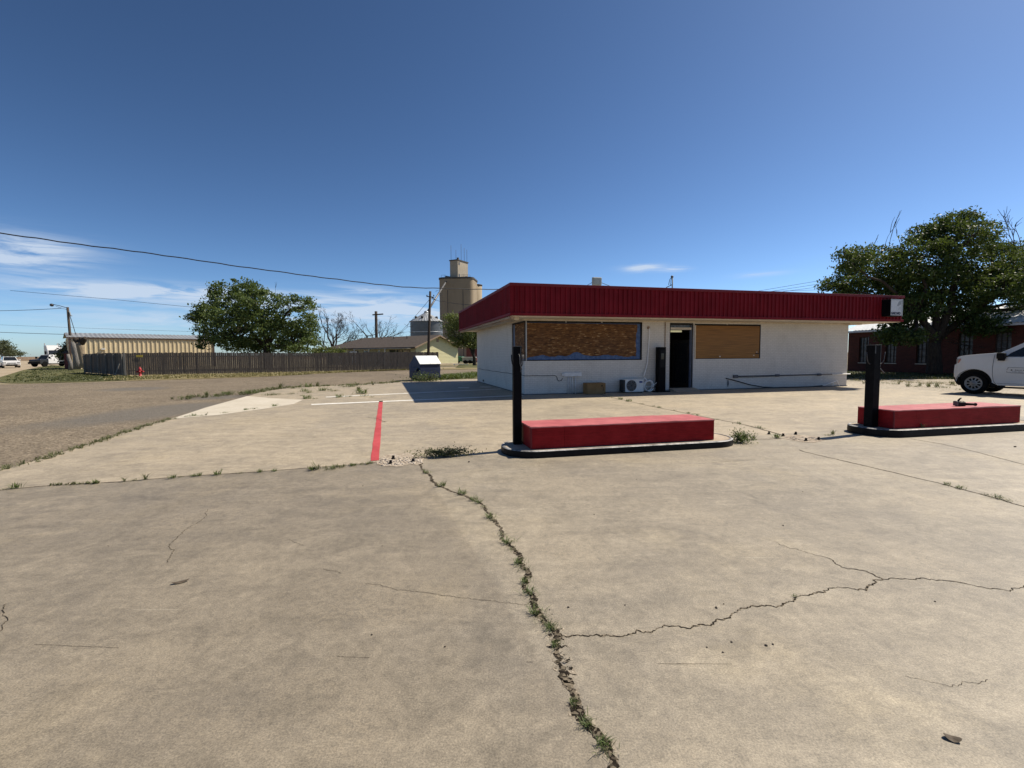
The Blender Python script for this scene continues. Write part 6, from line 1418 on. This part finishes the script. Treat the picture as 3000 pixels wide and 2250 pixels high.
o = weed(2703, 1258, .9, 2, 'dry tuft on the front rim of the right pump island', None); o.location = G(2703, 1252, .15)
o = weed(928, 1377, 1.7, 2, 'tall spiky weed clump in the slab joint left of the red line', None)
weed(915, 1378, 1.1, 0, 'green base of weeds just left of the tall spiky clump', None)
weed(958, 1376, 1.2, 3, 'grey green weed just right of the tall spiky clump', None)
weed(978, 1374, 1.1, 1, 'bushy weed between the tall spiky clump and the red line', None)
def big_weed(label, px, py, rx, ry, h, n, ls, mat, rz=0, extra=0):
    rng = np.random.default_rng(int(px)); V, F = leafy(rng, n, rx, ry, h, ls)
    t = thing('weed_clump', label, 'weed', G(px, py, .004), rz)
    raw_mesh('foliage', V, F, M[mat], t)
    m = MB()
    for i in range(extra):
        a = rng.uniform(0, 6.28); e = Vector((rx * .75 * math.cos(a), ry * .75 * math.sin(a), h * rng.uniform(.3, .9)))
        m.tube([Vector((0, 0, .0)), e * .5 + Vector((0, 0, .03)), e], [.006, .005, .003], 4)
    m.build('stems', M['weed_dull'], t); return t
big_weed('sprawling grey green weed growing through broken concrete left of the middle island', 1305, 1336, .44, .13, .13, 1100, .040, 'weed_dull', R(12), 60)
big_weed('bushy green weed hugging the right end of the middle island', 2170, 1296, .17, .17, .22, 700, .042, 'weed', 0, 40)
big_weed('leafy weeds in front of the blue dumpster', 1245, 1117, 1.0, .5, .55, 700, .12, 'weed', R(15), 40)

# ---------------------------------------------------------------- grass as stuff
def grass_patch(name, polys, dens_n, h, wd, mat, seed, z=0.0, lean=.8):
    """one mesh of grass blades scattered over convex quads"""
    rng = np.random.default_rng(seed); VV = []; FF = []; k = 0
    ar = [((Vector((*q[1], 0)) - Vector((*q[0], 0))).cross(Vector((*q[3], 0)) - Vector((*q[0], 0)))).length for q in polys]; tot = sum(ar)
    for q, a_ in zip(polys, ar):
        n = int(dens_n * a_ / tot); V, F = blades(rng, n, h, 0.0, wd, lean)
        u, v = rng.uniform(0, 1, n), rng.uniform(0, 1, n); Q = [np.array(p) for p in q]
        # clumping
        cu, cvv = rng.uniform(0, 1, max(1, n // 14)), rng.uniform(0, 1, max(1, n // 14)); ix = rng.integers(0, len(cu), n)
        sel = rng.uniform(0, 1, n) < .8
        u = np.clip(np.where(sel, cu[ix] + rng.normal(size=n) * .012, u), 0, 1); v = np.clip(np.where(sel, cvv[ix] + rng.normal(size=n) * .05, v), 0, 1)
        P = ((1 - u) * (1 - v))[:, None] * Q[0] + (u * (1 - v))[:, None] * Q[1] + (u * v)[:, None] * Q[2] + ((1 - u) * v)[:, None] * Q[3]
        V[:, :2] += np.repeat(P, 8, 0); V[:, 2] += z; VV.append(V); FF.append(F + k); k += len(V)
    o = raw_mesh(name, np.concatenate(VV), np.concatenate(FF), M[mat]); return tag(o, kind='stuff')
def strip(px, wd):
    out = []; P = [G(*p) for p in px]
    for a, b in zip(P, P[1:]):
        n = Vector((-(b - a).y, (b - a).x, 0)).normalized() * wd; out.append([(a - n)[:2], (b - n)[:2], (b + n)[:2], (a + n)[:2]])
    return [[tuple(c) for c in q] for q in out]
grass_patch('edge_grass', strip([(-60, 1388), (0, 1374), (70, 1360), (150, 1335), (225, 1312), (300, 1290), (360, 1268), (420, 1250), (500, 1227)], .12), 1500, .075, .012, 'weed_dull', 51, -.02)
grass_patch('edge_grass', strip([(500, 1170), (574, 1164), (640, 1158), (731, 1151), (806, 1138), (900, 1132), (1030, 1129), (1140, 1120), (1200, 1117)], .45), 1500, .11, .03, 'weed_dull', 52, -.02)
grass_patch('joint_grass', strip([(145, 1423), (200, 1420), (290, 1416)], .02), 260, .04, .008, 'weed_dull', 53)
grass_patch('joint_grass', strip([(900, 1374), (960, 1371), (1080, 1360)], .03), 200, .05, .008, 'weed_dull', 54)
grass_patch('verge_grass', [[tuple(p[:2]) for p in (G(300, 1114), G(785, 1101.5), Vector((-19.5, 46.3, 0)), Vector((-32, 39, 0)))], [tuple(p[:2]) for p in (G(785, 1101.5), G(1195, 1082), Vector((-8.5, 52.8, 0)), Vector((-19.5, 46.3, 0)))]], 7000, .16, .05, 'grass_dry', 55, -.026)
grass_patch('lawn_grass', [[tuple(p[:2]) for p in (G(20, 1120), G(367, 1113), Vector((-32, 39.6, 0)), Vector((-42, 47.3, 0)))], [tuple(p[:2]) for p in (G(20, 1120), Vector((-42, 47.3, 0)), G(150, 1070), G(20, 1104))]], 6000, .10, .05, 'grass_green', 56, -.022)
grass_patch('curb_grass', [[tuple(p[:2]) for p in (G(1286, 1111), G(1400, 1107), G(1400, 1094), G(1296, 1107))]], 1500, .35, .04, 'weed', 57, -.018)
grass_patch('rough_grass', [[tuple(p[:2]) for p in (G(2480, 1108), G(2990, 1113), (31.5, 34.0), B(30, 19)[:2])]], 9000, .14, .028, 'grass_green', 58, -.006)
grass_patch('rough_grass', [[tuple(p[:2]) for p in (G(2480, 1113), G(2800, 1130), G(2850, 1122), G(2500, 1108))]], 900, .08, .016, 'grass_dry', 59, -.01)

# ---------------------------------------------------------------- rubble, pipe stubs, pebbles, fallen leaf
def rock(rng, s):
    bm = bmesh.new(); bmesh.ops.create_icosphere(bm, subdivisions=1, radius=1.0)
    for v in bm.verts: v.co *= 1 + rng.normal() * .18
    V = np.array([v.co for v in bm.verts]) * np.array(s); F = np.array([[v.index for v in f.verts] for f in bm.faces]); bm.free(); return V, F
def rubble(label, quad, n, seed, smin, smax):
    rng = np.random.default_rng(seed); VV = []; FF = []; k = 0; Q = [np.array(G(*p)) for p in quad]
    for i in range(n):
        s = rng.uniform(smin, smax); V, F = rock(rng, (s, s * rng.uniform(.6, 1), s * rng.uniform(.25, .5))); u, v = rng.uniform(0, 1, 2)
        P = (1 - u) * (1 - v) * Q[0] + u * (1 - v) * Q[1] + u * v * Q[2] + (1 - u) * v * Q[3]; a = rng.uniform(0, 6.28); c, s_ = math.cos(a), math.sin(a)
        V = np.stack([V[:, 0] * c - V[:, 1] * s_, V[:, 0] * s_ + V[:, 1] * c, V[:, 2]], 1) + P + np.array([0, 0, .004]); VV.append(V); FF.append(F + k); k += len(V)
    o = raw_mesh('rubble', np.concatenate(VV), np.concatenate(FF), M['rubble']); return tag(o, label, kind='stuff')
def hole(px, seed):
    rnd = random.Random(seed); P = [G(x + rnd.uniform(-3, 3), y + rnd.uniform(-1.2, 1.2)) for x, y in px]
    return sheet('broken_patch', [p[:2] for p in P], .0045, pm('broken_patch_soil', (.26, .205, .15), (.48, .41, .33), 9, .95, .15, 0, 1.0, 26, fine=.5, bd=.03))
hole([(1104, 1352), (1112, 1340), (1135, 1332), (1165, 1328), (1200, 1330), (1232, 1335), (1240, 1347), (1236, 1358), (1222, 1362), (1200, 1361), (1180, 1366), (1160, 1368), (1130, 1366), (1108, 1362)], 1)
rubble('broken concrete rubble beside the red line', [(1110, 1345), (1235, 1338), (1235, 1358), (1120, 1365)], 230, 4, .008, .035)
hole([(2288, 1283), (2300, 1275), (2335, 1274), (2365, 1276), (2395, 1282), (2420, 1289), (2405, 1293), (2385, 1296), (2350, 1296), (2320, 1290)], 2)
rubble('broken concrete rubble in the right patch', [(2295, 1279), (2385, 1281), (2410, 1292), (2320, 1290)], 90, 6, .008, .03)
pr_ = None
for i, (x, y) in enumerate(((1144, 1359), (1210, 1354), (1152, 1345), (2331, 1273), (2294, 1278), (2361, 1292), (2398, 1289), (2253, 1272))):
    if pr_ is None:
        o = pr_ = MB().tube([(0, 0, 0), (.004, 0, .05)], .020, 8).lathe([(.03, .0), (.03, .012), (.021, .02)], 8).build('pipe_stub', M['plastic'])
    else: o = pr_.copy(); COL.objects.link(o)
    p = G(x, y); o.location = (p.x, p.y, .005)
    tag(o, 'short dark pipe stub sticking out of a broken concrete patch', 'pipe stub', 'dark pipe stubs in the broken patches')
rp_ = np.random.default_rng(77); pr_ = None
for i, (x, y, s) in enumerate(((1374, 1354, .028), (1665, 1780, .012), (1741, 1508, .010), (1843, 1498, .008), (1865, 1405, .010), (2098, 1781, .014), (2245, 1892, .013), (2264, 1888, .010), (2143, 1882, .010), (2118, 1912, .009), (2071, 1897, .008), (1831, 1773, .009), (2294, 1540, .012), (2352, 1441, .009), (2800, 1258, .02), (2974, 1310, .03), (1304, 1895, .010), (317, 1600, .008), (1063, 1424, .012), (1120, 1600, .008), (1090, 1860, .010), (1610, 1787, .008), (1618, 1800, .006), (2120, 1770, .008), (2740, 1763, .009))):
    if pr_ is None:
        V, F = rock(rp_, (1, .75, .5)); o = pr_ = raw_mesh('pebble', V, F, M['pebble'])
    else: o = pr_.copy(); COL.objects.link(o)
    p = G(x, y); s *= .75; o.location = (p.x, p.y, s * .4); o.scale = (s, s, s); o.rotation_euler = (0, 0, float(rp_.uniform(0, 6)))
    tag(o, 'tiny dark pebble lying loose on the concrete forecourt', 'pebble', 'loose pebbles on the forecourt')
for x, y, rz, s, lb in ((529, 1707, .6, .055, 'small brown fallen leaf on the left foreground slab'), (2790, 2167, -.5, .030, 'flat dark disc lying on the right foreground concrete')):
    V = []; n = 12
    for k in range(n):
        t = 2 * math.pi * k / n; V.append((s * math.cos(t), s * (.42 if s > .04 else .7) * math.sin(t) * (1 - .35 * abs(math.cos(t)) if s > .04 else 1), .010 + .006 * math.cos(2 * t)))
    o = MB().add(V + [(0, 0, .007)], [(k, (k + 1) % n, n) for k in range(n)]).build('fallen_leaf' if s > .04 else 'flat_disc', M['dead_leaf'])
    o.location = G(x, y); o.rotation_euler = (0, 0, rz); tag(o, lb, 'leaf' if s > .04 else 'disc')
